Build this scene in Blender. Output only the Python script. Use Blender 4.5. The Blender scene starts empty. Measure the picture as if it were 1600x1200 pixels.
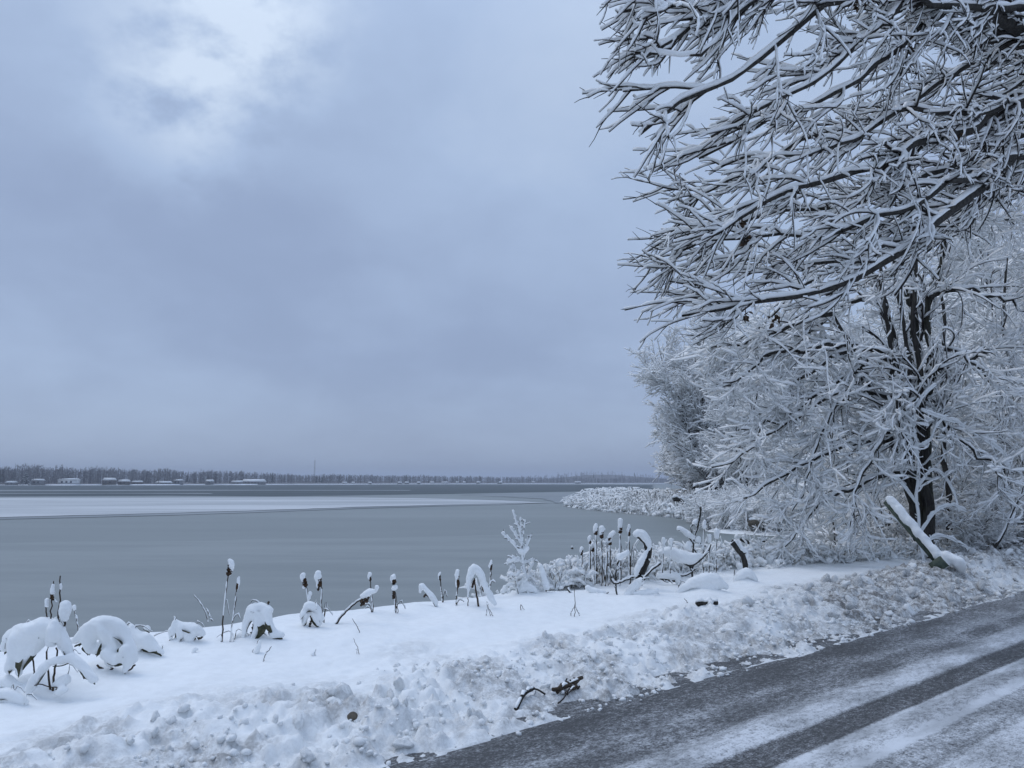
import bpy, bmesh, math, random
import numpy as np
from mathutils import Vector

# ------------------------------------------------------------------ camera, sky, sun, exposure
SC = bpy.context.scene
COL = SC.collection
F = 1202.0                       # focal length of the photograph in its own pixels
EYE = 1.6
TH = math.atan(153.5 / F)
cam = bpy.data.cameras.new('camera')
cam.sensor_fit = 'HORIZONTAL'; cam.sensor_width = 36.0; cam.lens = 36.0 * F / 1600.0
cam.clip_start = 0.05; cam.clip_end = 12000
camo = bpy.data.objects.new('camera', cam); COL.objects.link(camo)
camo.location = (0, 0, EYE); camo.rotation_euler = (math.pi / 2 + TH, 0, 0)
SC.camera = camo

SUN_EL, SUN_ROT = math.radians(58), math.radians(-75)
w = bpy.data.worlds.new('World'); SC.world = w; w.use_nodes = True
nt = w.node_tree; nt.nodes.clear()


def N(tree, typ, **kw):
    n = tree.nodes.new(typ)
    for k, v in kw.items():
        if k.startswith('i_'):
            key = k[2:]
            key = int(key) if key.isdigit() else key.replace('_', ' ')
            n.inputs[key].default_value = v
        else:
            setattr(n, k, v)
    return n


def L(tree, a, b):
    tree.links.new(a, b)


def math_n(tree, op, a, b=None, clamp=False):
    n = tree.nodes.new('ShaderNodeMath'); n.operation = op; n.use_clamp = clamp
    for i, v in enumerate((a, b)):
        if v is None: continue
        if isinstance(v, (int, float)): n.inputs[i].default_value = v
        else: tree.links.new(v, n.inputs[i])
    return n.outputs[0]


def mixc(tree, fac, a, b):
    n = tree.nodes.new('ShaderNodeMix'); n.data_type = 'RGBA'
    for s, v in ((n.inputs[0], fac), (n.inputs[6], a), (n.inputs[7], b)):
        if isinstance(v, (int, float)): s.default_value = v
        elif isinstance(v, tuple): s.default_value = v if len(v) == 4 else (*v, 1)
        else: tree.links.new(v, s)
    return n.outputs[2]


def noise(tree, vec, scale, detail=4, rough=.55, dist=0.):
    n = tree.nodes.new('ShaderNodeTexNoise')
    n.inputs['Scale'].default_value = scale; n.inputs['Detail'].default_value = detail
    n.inputs['Roughness'].default_value = rough; n.inputs['Distortion'].default_value = dist
    if vec is not None: tree.links.new(vec, n.inputs['Vector'])
    return n.outputs['Fac']


def ramp(tree, fac, stops):
    n = tree.nodes.new('ShaderNodeValToRGB')
    cr = n.color_ramp
    while len(cr.elements) < len(stops): cr.elements.new(.5)
    for e, (p, c) in zip(cr.elements, stops):
        e.position = p
        e.color = (c, c, c, 1) if isinstance(c, (int, float)) else (*c, 1)
    tree.links.new(fac, n.inputs[0])
    return n.outputs['Color']


def maprange(tree, v, a, b, c=0., d=1., smooth=True):
    n = tree.nodes.new('ShaderNodeMapRange')
    n.interpolation_type = 'SMOOTHSTEP' if smooth else 'LINEAR'
    n.inputs[1].default_value = a; n.inputs[2].default_value = b
    n.inputs[3].default_value = c; n.inputs[4].default_value = d
    tree.links.new(v, n.inputs[0])
    return n.outputs[0]


# a photograph pixel as a ray / a point at forward distance Y
cT, sT = math.cos(TH), math.sin(TH)
def ray(x, y):
    u = (x - 800) / F; v = -(y - 600) / F
    return np.array([u, cT - sT * v, sT + cT * v])
def at(x, y, Y):
    d = ray(x, y)
    return d * (Y / d[1]) + np.array([0, 0, EYE])

# overcast sky: Nishita air seen through a closed, uneven cloud deck
tc = N(nt, 'ShaderNodeTexCoord')
sky = N(nt, 'ShaderNodeTexSky', sky_type='NISHITA', sun_disc=False, sun_elevation=SUN_EL, sun_rotation=SUN_ROT)
dirv = tc.outputs['Generated']
sep = N(nt, 'ShaderNodeSeparateXYZ'); L(nt, dirv, sep.inputs[0])
up = math_n(nt, 'MAXIMUM', sep.outputs[2], 0.0)
den = math_n(nt, 'ADD', up, 0.38)
cx = math_n(nt, 'DIVIDE', sep.outputs[0], den)
cy = math_n(nt, 'DIVIDE', sep.outputs[1], den)
cmb = N(nt, 'ShaderNodeCombineXYZ'); L(nt, cx, cmb.inputs[0]); L(nt, cy, cmb.inputs[1])
cn1 = noise(nt, cmb.outputs[0], 1.25, 5, .5, .35)
cn2 = noise(nt, cmb.outputs[0], 3.2, 6, .58, .2)
cl = math_n(nt, 'ADD', math_n(nt, 'MULTIPLY', cn1, .62), math_n(nt, 'MULTIPLY', cn2, .38))

def blob(px, py, sharp):
    d = ray(px, py); d = d / np.linalg.norm(d)
    n = N(nt, 'ShaderNodeVectorMath', operation='DOT_PRODUCT'); L(nt, dirv, n.inputs[0])
    n.inputs[1].default_value = tuple(d)
    k = math_n(nt, 'SUBTRACT', n.outputs['Value'], 1.0)
    return math_n(nt, 'EXPONENT', math_n(nt, 'MULTIPLY', k, sharp))

brk = math_n(nt, 'ADD', math_n(nt, 'ADD', blob(345, 35, 230), math_n(nt, 'MULTIPLY', blob(275, 170, 300), .95)), math_n(nt, 'MULTIPLY', blob(425, 10, 300), .7))
cn3 = noise(nt, cmb.outputs[0], 7.5, 8, .60, .1)
brk = math_n(nt, 'MULTIPLY', brk, maprange(nt, math_n(nt, 'ADD', math_n(nt, 'MULTIPLY', cn2, .4), math_n(nt, 'MULTIPLY', cn3, .6)), .38, .60, .0, 1.25))
drk = math_n(nt, 'ADD', math_n(nt, 'ADD', blob(250, 410, 55), math_n(nt, 'MULTIPLY', blob(560, 500, 60), .8)), math_n(nt, 'ADD', math_n(nt, 'MULTIPLY', blob(850, 540, 60), .7), math_n(nt, 'MULTIPLY', blob(30, 200, 120), .35)))
lgt = math_n(nt, 'ADD', math_n(nt, 'ADD', math_n(nt, 'MULTIPLY', blob(980, 90, 14), .85), math_n(nt, 'MULTIPLY', blob(60, 640, 35), .62)), math_n(nt, 'MULTIPLY', blob(20, 10, 120), .5))
tone = math_n(nt, 'ADD', math_n(nt, 'ADD', maprange(nt, cl, .28, .72, .385, .625), math_n(nt, 'MULTIPLY', brk, .29)), math_n(nt, 'ADD', math_n(nt, 'MULTIPLY', drk, -.15), math_n(nt, 'MULTIPLY', lgt, .15)))
tone = math_n(nt, 'ADD', tone, math_n(nt, 'MULTIPLY', up, .08))
ccol = ramp(nt, tone, [(0.0, (.245, .315, .480)), (.38, (.320, .410, .605)), (.62, (.425, .545, .765)), (1.0, (.69, .81, .985))])
hz = maprange(nt, sep.outputs[2], -.02, .16)
ccol = mixc(nt, hz, mixc(nt, .55, ccol, (.365, .448, .600)), ccol)
# the deck thins to a brighter zenith, as overcast skies do
zen = maprange(nt, sep.outputs[2], .45, 1.0, 1.0, 1.75)
mul = N(nt, 'ShaderNodeVectorMath', operation='SCALE'); L(nt, ccol, mul.inputs[0])
SKY_STR = 0.1
L(nt, math_n(nt, 'MULTIPLY', zen, 1.0 / SKY_STR), mul.inputs['Scale'])
fin = mixc(nt, .92, sky.outputs[0], mul.outputs[0])
bg = N(nt, 'ShaderNodeBackground'); L(nt, fin, bg.inputs[0]); bg.inputs[1].default_value = SKY_STR
out = N(nt, 'ShaderNodeOutputWorld'); L(nt, bg.outputs[0], out.inputs[0])

sun = bpy.data.lights.new('sun', 'SUN'); sun.energy = 0.75; sun.angle = math.radians(35); sun.color = (1, .97, .93)
suno = bpy.data.objects.new('sun', sun); COL.objects.link(suno)
sd = Vector((math.sin(SUN_ROT) * math.cos(SUN_EL), math.cos(SUN_ROT) * math.cos(SUN_EL), math.sin(SUN_EL)))
suno.rotation_euler = (-sd).to_track_quat('-Z', 'Y').to_euler(); suno.location = (0, 0, 30)

SC.view_settings.view_transform = 'Standard'
try: SC.view_settings.look = 'None'
except Exception: pass
SC.view_settings.exposure = 0.0; SC.view_settings.gamma = 1.0
try: SC.view_settings.use_curve_mapping = False
except Exception: pass
SC.cycles.max_bounces = 12; SC.cycles.diffuse_bounces = 10; SC.cycles.glossy_bounces = 2
SC.cycles.volume_bounces = 0; SC.cycles.transparent_max_bounces = 4
try: SC.cycles.use_denoising = True
except Exception: pass

# ------------------------------------------------------------------ helpers
RNG = np.random.default_rng(11)
random.seed(5)
UP = np.array([0., 0., 1.])


def nrm(a):
    return a / np.maximum(np.linalg.norm(a, axis=-1, keepdims=True), 1e-9)


def mesh_np(name, V, faces, smooth=True, attrs=None):
    """V (n,3); faces: list of int arrays (m,k)"""
    me = bpy.data.meshes.new(name)
    V = np.asarray(V, dtype=np.float32)
    faces = [np.asarray(f) for f in faces if len(f)]
    me.vertices.add(len(V)); me.vertices.foreach_set('co', V.ravel())
    nl = sum(f.size for f in faces); npoly = sum(len(f) for f in faces)
    me.loops.add(nl); me.polygons.add(npoly)
    me.loops.foreach_set('vertex_index', np.concatenate([f.ravel() for f in faces]).astype(np.int32))
    tot = np.concatenate([np.full(len(f), f.shape[1]) for f in faces]).astype(np.int32)
    st = np.concatenate([[0], np.cumsum(tot)[:-1]]).astype(np.int32)
    me.polygons.foreach_set('loop_start', st)
    try: me.polygons.foreach_set('loop_total', tot)
    except Exception: pass
    me.update(calc_edges=True)
    if smooth: me.polygons.foreach_set('use_smooth', np.ones(npoly, dtype=bool))
    if attrs:
        for k, v in attrs.items():
            a = me.attributes.new(k, 'FLOAT', 'POINT'); a.data.foreach_set('value', np.asarray(v, np.float32))
    return me


class MB:
    """gathers vertex / face arrays into one mesh"""
    def __init__(s): s.V = []; s.F = []; s.n = 0
    def add(s, V, faces):
        if len(V) == 0: return s
        for f in faces: s.F.append(np.asarray(f) + s.n)
        s.V.append(np.asarray(V)); s.n += len(V)
        return s
    def mesh(s, name, smooth=True):
        return mesh_np(name, np.concatenate(s.V), s.F, smooth)
    def box(s, c, d, rot=0.0):
        x, y, z = d[0] / 2, d[1] / 2, d[2] / 2
        V = np.array([[i, j, k] for i in (-x, x) for j in (-y, y) for k in (-z, z)], float)
        cr, sr = math.cos(rot), math.sin(rot)
        V = V @ np.array([[cr, sr, 0], [-sr, cr, 0], [0, 0, 1]]) + np.array(c)
        return s.add(V, [np.array([[0, 1, 3, 2], [4, 6, 7, 5], [0, 4, 5, 1], [2, 3, 7, 6], [0, 2, 6, 4], [1, 5, 7, 3]])])


def obj(name, me, mat, parent=None, loc=None):
    o = bpy.data.objects.new(name, me)
    COL.objects.link(o)
    if me is not None and mat is not None and not me.materials: me.materials.append(mat)
    if parent is not None:
        o.parent = parent
        if parent.get('_abs'):
            o.location = -Vector(parent['_abs'])
    if loc is not None: o.location = loc
    return o


def thing(name, label, cat, loc, group=None):
    """an Empty at the thing's base; parts whose meshes are in world coordinates are parented with the offset"""
    o = bpy.data.objects.new(name, None); COL.objects.link(o)
    o.empty_display_size = .1
    o.location = loc; o['label'] = label; o['category'] = cat; o['_abs'] = [float(v) for v in loc]
    if group: o['group'] = group
    return o


def tag(o, label, cat, group=None):
    o['label'] = label; o['category'] = cat
    if group: o['group'] = group
    return o


def struct(name, me, mat):
    o = obj(name, me, mat); o['kind'] = 'structure'; return o


def stuff(name, me, mat, parent=None):
    o = obj(name, me, mat, parent); o['kind'] = 'stuff'; return o


def dup(o, parent=None, **kw):
    c = o.copy(); COL.objects.link(c)
    if parent is not None: c.parent = parent
    for ch in list(o.children): dup(ch, c)
    return c


def frames(P):
    T = np.empty_like(P)
    T[:, 1:-1] = P[:, 2:] - P[:, :-2]; T[:, 0] = P[:, 1] - P[:, 0]; T[:, -1] = P[:, -1] - P[:, -2]
    T = nrm(T)
    ref = np.where(np.abs(T[..., 2:3]) > .96, np.array([1., .2, 0.]), UP)
    S = nrm(np.cross(T, ref)); U = np.cross(S, T)
    return T, S, U


def tubes(P, R, k=3, cap=True):
    """P (n,p,3), R (n,p): k sided tubes"""
    P = np.asarray(P, float); R = np.asarray(R, float)
    n, p, _ = P.shape
    T, S, U = frames(P)
    a = np.arange(k) * 2 * math.pi / k - math.pi / 2
    V = P[:, :, None, :] + R[:, :, None, None] * (np.cos(a)[None, None, :, None] * S[:, :, None, :] + np.sin(a)[None, None, :, None] * U[:, :, None, :])
    return V.reshape(-1, 3), ring_faces(n, p, k, cap)


def ring_faces(n, p, k, cap=True):
    base = (np.arange(n) * p * k)[:, None, None]
    i = (np.arange(p - 1) * k)[None, :, None]; j = np.arange(k)[None, None, :]; j2 = (j + 1) % k
    q = np.stack([base + i + j, base + i + j2, base + i + k + j2, base + i + k + j], -1).reshape(-1, 4)
    fs = [q]
    if cap:
        c = np.arange(n)[:, None] * p * k
        fs.append(c + (p - 1) * k + np.arange(k)[None, :])
        fs.append(c + np.arange(k)[None, ::-1])
    return fs


PROF6 = np.array([(0., .06), (-1., .46), (-.58, .93), (.55, .95), (1., .48)])
PROF4 = np.array([(-.9, .0), (-.55, .8), (.55, .85), (.9, .0)])
PROFW = np.array([(-.95, -.25), (0., 1.), (.95, -.25)])
PROF3 = np.array([(-1., .0), (0., 1.), (1., .0)])


def snow_on(P, R, w, h, prof=PROF6, lump=.35, rng=None, gap=.0, cap=True, tip=.72):
    """a ridge of lodged snow lying along the top of each branch; thinner where the branch is steep"""
    rng = rng or RNG
    P = np.asarray(P, float); R = np.asarray(R, float)
    n, p, _ = P.shape
    T, S, U = frames(P)
    flat = np.sqrt(np.maximum(1 - T[..., 2] ** 2, .0))
    lm = 1 + lump * np.clip(rng.normal(size=(n, p)), -1.6, 1.6)
    if gap > 0: lm *= np.where(rng.random((n, p)) < gap, .25, 1.)
    q = (.28 + .72 * flat ** 1.3) * lm
    W = (R * .95 + w) * (.45 + .55 * q); H = (R * .7 + h) * q
    W[:, -1] *= tip; H[:, -1] *= tip * 1.1; W[:, 0] *= .8
    # lateral drift so that the ridge does not sit dead straight
    off = rng.normal(size=(n, p)) * .12
    C = P + U * (R * .35)[..., None]
    V = C[:, :, None, :] + (W[..., None] * (prof[:, 0] + off[..., None]))[..., None] * S[:, :, None, :] + (H[..., None] * prof[:, 1])[..., None] * U[:, :, None, :]
    return V.reshape(-1, 3), ring_faces(n, p, len(prof), cap)


def grow(rng, P, R, n, t0, t1, l0, l1, ang, k, bias=None, bw=0., droop=0., wob=.12, rr=(.4, .65), rmin=.004, tl=.45, planar=.6, tipr=.45, curl=.5, ywise=1., steer=None, sw=0.):
    Np, p, _ = P.shape
    M = max(1, int(round(Np * n)))
    pi = np.arange(M) % Np; rng.shuffle(pi)
    u = rng.uniform(t0, t1, M)
    x = u * (p - 1); i = np.minimum(x.astype(int), p - 2); f = (x - i)[:, None]
    A, B = P[pi, i], P[pi, i + 1]
    pos = A * (1 - f) + B * f; T = nrm(B - A)
    rad = R[pi, i] * (1 - f[:, 0]) + R[pi, i + 1] * f[:, 0]
    v = rng.normal(size=(M, 3)); v[:, 2] *= planar; v[:, 1] *= ywise
    v -= T * (v * T).sum(1, keepdims=True); v = nrm(v)
    a = rng.uniform(ang[0], ang[1], M)[:, None]
    d = np.cos(a) * T + np.sin(a) * v
    if bias is not None: d = d + bw * np.asarray(bias)
    d = nrm(d)
    Ln = rng.uniform(l0, l1, M) * (1 - tl * u)
    pts = [pos]; st = (Ln / (k - 1))[:, None]
    sv = np.zeros(3) if steer is None else nrm(np.asarray(steer, float)) * sw
    curl = rng.normal(size=(M, 3)) * wob * curl
    for j in range(k - 1):
        d = nrm(d + curl + rng.normal(size=(M, 3)) * wob + np.array([0, 0, -droop]) + sv)
        pos = pos + d * st; pts.append(pos)
    r0 = np.maximum(rad * rng.uniform(rr[0], rr[1], M), rmin)
    return np.stack(pts, 1), r0[:, None] * np.linspace(1, tipr, k)[None, :]


def resample(pts, k):
    """smooth (Catmull-Rom) resample of a polyline to k points"""
    pts = np.asarray(pts, float)
    if len(pts) == 2:
        t = np.linspace(0, 1, k)[:, None]; return pts[0] * (1 - t) + pts[1] * t
    e = np.vstack([2 * pts[0] - pts[1], pts, 2 * pts[-1] - pts[-2]])
    d = np.r_[0, np.cumsum(np.linalg.norm(np.diff(pts, axis=0), axis=1))]
    o = []
    for s in np.linspace(0, d[-1], k):
        i = min(max(np.searchsorted(d, s, 'right') - 1, 0), len(pts) - 2)
        t = (s - d[i]) / max(d[i + 1] - d[i], 1e-9)
        a, b, c, g = e[i:i + 4]
        o.append(.5 * ((2 * b) + (c - a) * t + (2 * a - 5 * b + 4 * c - g) * t * t + (-a + 3 * b - 3 * c + g) * t ** 3))
    return np.array(o)


# value noise on numpy arrays
def hash2(ix, iy, seed):
    h = (ix.astype(np.int64) * 374761393 + iy.astype(np.int64) * 668265263 + seed * 1442695041) & 0xFFFFFFFF
    h = ((h ^ (h >> 13)) * 1274126177) & 0xFFFFFFFF
    h = ((h ^ (h >> 16)) * 2246822519) & 0xFFFFFFFF
    return ((h ^ (h >> 13)) & 0xFFFFFF) / float(0xFFFFFF)


def vnoise(x, y, seed=0):
    ix, iy = np.floor(x), np.floor(y); fx, fy = x - ix, y - iy
    fx = fx * fx * fx * (fx * (fx * 6 - 15) + 10); fy = fy * fy * fy * (fy * (fy * 6 - 15) + 10)
    a = hash2(ix, iy, seed); b = hash2(ix + 1, iy, seed); c = hash2(ix, iy + 1, seed); d = hash2(ix + 1, iy + 1, seed)
    return (a * (1 - fx) + b * fx) * (1 - fy) + (c * (1 - fx) + d * fx) * fy


def fbm(x, y, seed=0, o=4):
    s = 0; a = .5
    for i in range(o):
        s = s + a * vnoise(x * 2 ** i, y * 2 ** i, seed + i * 17); a *= .5
    return s


def lumps(x, y, cell, seed, dens=.7):
    """rounded, uneven bumps scattered on a jittered grid: 0..1"""
    gx, gy = x / cell, y / cell
    ix, iy = np.floor(gx), np.floor(gy); o = np.zeros_like(x)
    for dx in (-1, 0, 1):
        for dy in (-1, 0, 1):
            jx, jy = ix + dx, iy + dy
            px = jx + hash2(jx, jy, seed); py = jy + hash2(jx, jy, seed + 1)
            r = .35 + .6 * hash2(jx, jy, seed + 2); hh = hash2(jx, jy, seed + 3)
            an = hash2(jx, jy, seed + 4) * 3.14; el = 1 + .8 * hash2(jx, jy, seed + 5)
            ax, ay = gx - px, gy - py
            bx = (ax * np.cos(an) + ay * np.sin(an)) * el; by = -ax * np.sin(an) + ay * np.cos(an)
            q = 1 - (bx * bx + by * by) / (r * r)
            b = np.where((q > 0) & (hash2(jx, jy, seed + 6) < dens), np.sqrt(np.maximum(q, 0)) * r * (.35 + .65 * hh), 0)
            o = np.maximum(o, b)
    return o


def sstep(a, b, x):
    t = np.clip((x - a) / (b - a), 0, 1); return t * t * (3 - 2 * t)


# ------------------------------------------------------------------ materials
def new_mat(name):
    m = bpy.data.materials.new(name); m.use_nodes = True
    t = m.node_tree; b = t.nodes['Principled BSDF']
    return m, t, b


def bump(t, b, h, strength, dist):
    n = N(t, 'ShaderNodeBump'); n.inputs['Strength'].default_value = strength; n.inputs['Distance'].default_value = dist
    L(t, h, n.inputs['Height']); L(t, n.outputs[0], b.inputs['Normal'])


def mat_snow(name, col=(.86, .875, .875), fine=55., bstr=.35, bd=.01, dirt=False):
    m, t, b = new_mat(name)
    tcn = N(t, 'ShaderNodeTexCoord'); v = tcn.outputs['Object']
    n1 = noise(t, v, fine, 3, .6); n2 = noise(t, v, fine * .16, 3, .5)
    c = mixc(t, maprange(t, n2, .3, .7), tuple(x * .95 for x in col), col)
    if dirt:
        a = N(t, 'ShaderNodeAttribute', attribute_name='dirt')
        dn = noise(t, v, 9., 5, .65); dn2 = noise(t, v, 46., 4, .7)
        f = math_n(t, 'MULTIPLY', a.outputs['Fac'], maprange(t, math_n(t, 'ADD', math_n(t, 'MULTIPLY', dn, .6), math_n(t, 'MULTIPLY', dn2, .4)), .36, .62, .15, 1.0), clamp=True)
        c = mixc(t, f, c, (.175, .168, .160))
        gr = maprange(t, noise(t, v, 130., 2, .5), .66, .74)
        c = mixc(t, math_n(t, 'MULTIPLY', gr, math_n(t, 'MULTIPLY', a.outputs['Fac'], .9), clamp=True), c, (.09, .085, .08))
    L(t, c, b.inputs['Base Color'])
    b.inputs['Roughness'].default_value = .75; b.inputs['Specular IOR Level'].default_value = .18
    bump(t, b, math_n(t, 'ADD', n1, math_n(t, 'MULTIPLY', n2, 1.2)), bstr, bd)
    return m


M_SNOW = mat_snow('snow')
M_SNOWT = mat_snow('branch_snow', col=(.92, .93, .93), fine=40., bstr=.5, bd=.012)
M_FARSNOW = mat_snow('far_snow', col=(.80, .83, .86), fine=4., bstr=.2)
M_BANK = mat_snow('ploughed_snow', fine=75., bstr=.5, bd=.006, dirt=True)


def mat_simple(name, ca, cb, scale, rough=.85, bs=.4, bd=.01, stretch=None, spec=.25):
    m, t, b = new_mat(name)
    tcn = N(t, 'ShaderNodeTexCoord'); v = tcn.outputs['Object']
    if stretch:
        mp = N(t, 'ShaderNodeMapping'); mp.inputs['Scale'].default_value = stretch; L(t, v, mp.inputs[0]); v = mp.outputs[0]
    n1 = noise(t, v, scale, 5, .65)
    L(t, mixc(t, maprange(t, n1, .32, .68), ca, cb), b.inputs['Base Color'])
    b.inputs['Roughness'].default_value = rough; b.inputs['Specular IOR Level'].default_value = spec
    if bs: bump(t, b, n1, bs, bd)
    return m


M_BARK = mat_simple('bark', (.022, .020, .019), (.060, .055, .048), 9., .9, .8, .03, (3, 3, .5))
M_BARKG = mat_simple('mossy_bark', (.020, .020, .017), (.062, .062, .046), 7., .9, .9, .04, (3, 3, .4))
M_TWIG = mat_simple('twig', (.020, .018, .018), (.045, .038, .034), 30., .8, 0)
M_TWIGR = mat_simple('reddish_twig', (.055, .047, .046), (.115, .095, .090), 20., .8, 0)
M_STEM = mat_simple('dry_stem', (.028, .022, .018), (.085, .062, .042), 40., .85, 0)
M_HEAD = mat_simple('cattail_head', (.030, .018, .011), (.075, .045, .026), 60., .95, .5, .004)
M_LEAF = mat_simple('dead_leaf', (.035, .024, .017), (.10, .065, .042), 30., .8, .2, .003)
M_GLEAF = mat_simple('wilted_leaf', (.03, .034, .020), (.085, .080, .048), 24., .8, .3, .004)
M_POST = mat_simple('green_painted_steel', (.045, .062, .050), (.085, .105, .080), 12., .6, .2, .003)
M_WOOD = mat_simple('weathered_wood', (.05, .045, .04), (.11, .10, .09), 12., .85, .4, .01)
M_STONE = mat_simple('stone', (.06, .055, .05), (.14, .12, .09), 18., .8, .5, .01)
M_WALLW = mat_simple('white_wall', (.70, .71, .72), (.76, .77, .78), 1., .8, 0)
M_WALLG = mat_simple('grey_wall', (.20, .20, .21), (.27, .27, .28), 1., .8, 0)
M_WALLB = mat_simple('brown_wall', (.10, .085, .075), (.16, .14, .12), 1., .8, 0)
M_WIN = mat_simple('dark_window', (.02, .025, .03), (.04, .045, .05), 1., .2, 0, spec=.5)
M_FOR = mat_simple('far_twigs', (.085, .082, .086), (.175, .170, .176), .12, .95, 0)
M_FOR2 = mat_simple('far_frosted_twigs', (.22, .22, .23), (.33, .33, .34), .12, .95, 0)
M_CON = mat_simple('far_conifer', (.030, .036, .034), (.075, .082, .080), .25, .95, 0)
M_LAND = mat_simple('snowy_ground', (.45, .46, .48), (.80, .82, .85), .25, .9, .2, .05)
M_FLOOR = mat_simple('far_wood_floor', (.10, .10, .105), (.26, .26, .27), .15, .95, 0)
M_METAL = mat_simple('grey_metal', (.20, .21, .22), (.28, .29, .30), 3., .5, 0)

# lake: dull wet ice
M_LAKE, t, b = new_mat('grey_lake_ice')
tcn = N(t, 'ShaderNodeTexCoord')
mp = N(t, 'ShaderNodeMapping'); mp.inputs['Scale'].default_value = (.010, .034, 1); mp.inputs['Rotation'].default_value = (0, 0, .12); L(t, tcn.outputs['Object'], mp.inputs[0])
n1 = noise(t, mp.outputs[0], 1.6, 6, .55, .4)
mp2 = N(t, 'ShaderNodeMapping'); mp2.inputs['Scale'].default_value = (.05, .16, 1); L(t, tcn.outputs['Object'], mp2.inputs[0])
n2 = noise(t, mp2.outputs[0], 1.3, 6, .6, .3)
f = math_n(t, 'ADD', math_n(t, 'MULTIPLY', n1, .65), math_n(t, 'MULTIPLY', n2, .35))
L(t, ramp(t, f, [(.34, (.198, .218, .216)), (.5, (.225, .246, .243)), (.68, (.258, .278, .275))]), b.inputs['Base Color'])
b.inputs['Roughness'].default_value = .5; b.inputs['Specular IOR Level'].default_value = .18
bump(t, b, noise(t, tcn.outputs['Object'], 2.2, 5, .6), .05, .02)

M_ICE = mat_simple('snow_dusted_ice', (.37, .39, .40), (.56, .575, .585), .05, .7, 0, stretch=(.35, 1.6, 1), spec=.2)
M_ICE3 = mat_simple('thin_grey_ice', (.215, .236, .233), (.262, .282, .279), .5, .5, 0, stretch=(.2, .8, 1), spec=.18)
M_OPEN = mat_simple('open_dark_water', (.075, .092, .098), (.120, .138, .144), .03, .6, 0, stretch=(.2, 2., 1), spec=.03)
M_ICE2 = mat_simple('grey_refrozen_ice', (.19, .21, .22), (.28, .30, .31), .06, .6, 0, stretch=(.3, 1.6, 1), spec=.2)

# road: asphalt under slush, tracks laid along the road
A = math.radians(49.6)
D2 = np.array([math.sin(A), math.cos(A)]); T2 = np.array([-math.cos(A), math.sin(A)])
EDGE = 3.95
M_ROAD, t, b = new_mat('slushy_asphalt')
tcn = N(t, 'ShaderNodeTexCoord'); v = tcn.outputs['Object']
sp = N(t, 'ShaderNodeSeparateXYZ'); L(t, v, sp.inputs[0])
mpa = N(t, 'ShaderNodeMapping'); mpa.inputs['Scale'].default_value = (.35, 1, 1); L(t, v, mpa.inputs[0])
wob = math_n(t, 'MULTIPLY', math_n(t, 'SUBTRACT', noise(t, mpa.outputs[0], 1.6, 4, .6), .5), .06)
y = math_n(t, 'ADD', sp.outputs[1], wob)                     # metres from the bank's foot, negative on the road
pos = maprange(t, y, -3.0, .1, 0, 1, False)
def q(v_): return (v_ + 3.0) / 3.1
cov = ramp(t, pos, [(0, .60), (q(-2.03), .66), (q(-1.98), .50), (q(-1.76), .52), (q(-1.72), .92), (q(-1.62), .62), (q(-1.43), .74), (q(-1.40), .28), (q(-1.18), .26), (q(-1.13), .68),
                    (q(-.88), .60), (q(-.80), .38), (q(-.62), .36), (q(-.52), .44), (q(-.42), .33), (q(-.12), .22), (q(.02), .30)])
mpg = N(t, 'ShaderNodeMapping'); mpg.inputs['Scale'].default_value = (.62, 1, 1); L(t, v, mpg.inputs[0])
g1 = noise(t, mpg.outputs[0], 26., 5, .72); g2 = noise(t, mpg.outputs[0], 95., 3, .7); g3 = noise(t, mpa.outputs[0], 3.6, 4, .6)
g4 = noise(t, mpa.outputs[0], .9, 3, .6)
far = maprange(t, sp.outputs[0], 6., 13., 0, .16)              # more slush lies along the far stretch
edgeonly = maprange(t, y, -.9, -.25)
far = math_n(t, 'MULTIPLY', far, edgeonly)
gg = math_n(t, 'ADD', math_n(t, 'ADD', math_n(t, 'MULTIPLY', g1, .46), math_n(t, 'MULTIPLY', g2, .46)), math_n(t, 'ADD', math_n(t, 'MULTIPLY', g3, .12), math_n(t, 'MULTIPLY', g4, .06)))
cover = math_n(t, 'ADD', math_n(t, 'ADD', cov, far), math_n(t, 'MULTIPLY', math_n(t, 'SUBTRACT', gg, .54), 2.1))
cover = maprange(t, cover, .18, .80)
# tyre tread ribs in the packed outer track
trm = math_n(t, 'MULTIPLY', maprange(t, y, -2.06, -1.95), maprange(t, y, -1.74, -1.82))
wv = N(t, 'ShaderNodeTexWave'); wv.bands_direction = 'X'; wv.inputs['Scale'].default_value = 7.; wv.inputs['Distortion'].default_value = 2.2; wv.inputs['Detail'].default_value = 2
mpt = N(t, 'ShaderNodeMapping'); mpt.inputs['Rotation'].default_value = (0, 0, .5); L(t, v, mpt.inputs[0]); L(t, mpt.outputs[0], wv.inputs['Vector'])
tread = math_n(t, 'MULTIPLY', math_n(t, 'MULTIPLY', wv.outputs['Fac'], trm), maprange(t, g3, .35, .6))
cover = math_n(t, 'ADD', cover, math_n(t, 'MULTIPLY', tread, .10), clamp=True)
slc = mixc(t, maprange(t, g3, .35, .65), (.44, .455, .47), (.68, .70, .725))
asp = mixc(t, g2, (.034, .034, .035), (.085, .085, .086))
L(t, mixc(t, cover, asp, slc), b.inputs['Base Color'])
L(t, maprange(t, cover, 0, 1, .55, .8), b.inputs['Roughness'])
b.inputs['Specular IOR Level'].default_value = .25
hh = math_n(t, 'ADD', math_n(t, 'ADD', math_n(t, 'MULTIPLY', cover, .8), math_n(t, 'MULTIPLY', g1, .7)), math_n(t, 'MULTIPLY', tread, .9))
bump(t, b, hh, .8, .012)

# ------------------------------------------------------------------ ground
WATER = -1.2


def st(x, y):
    return x * D2[0] + y * D2[1], x * T2[0] + y * T2[1]


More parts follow.
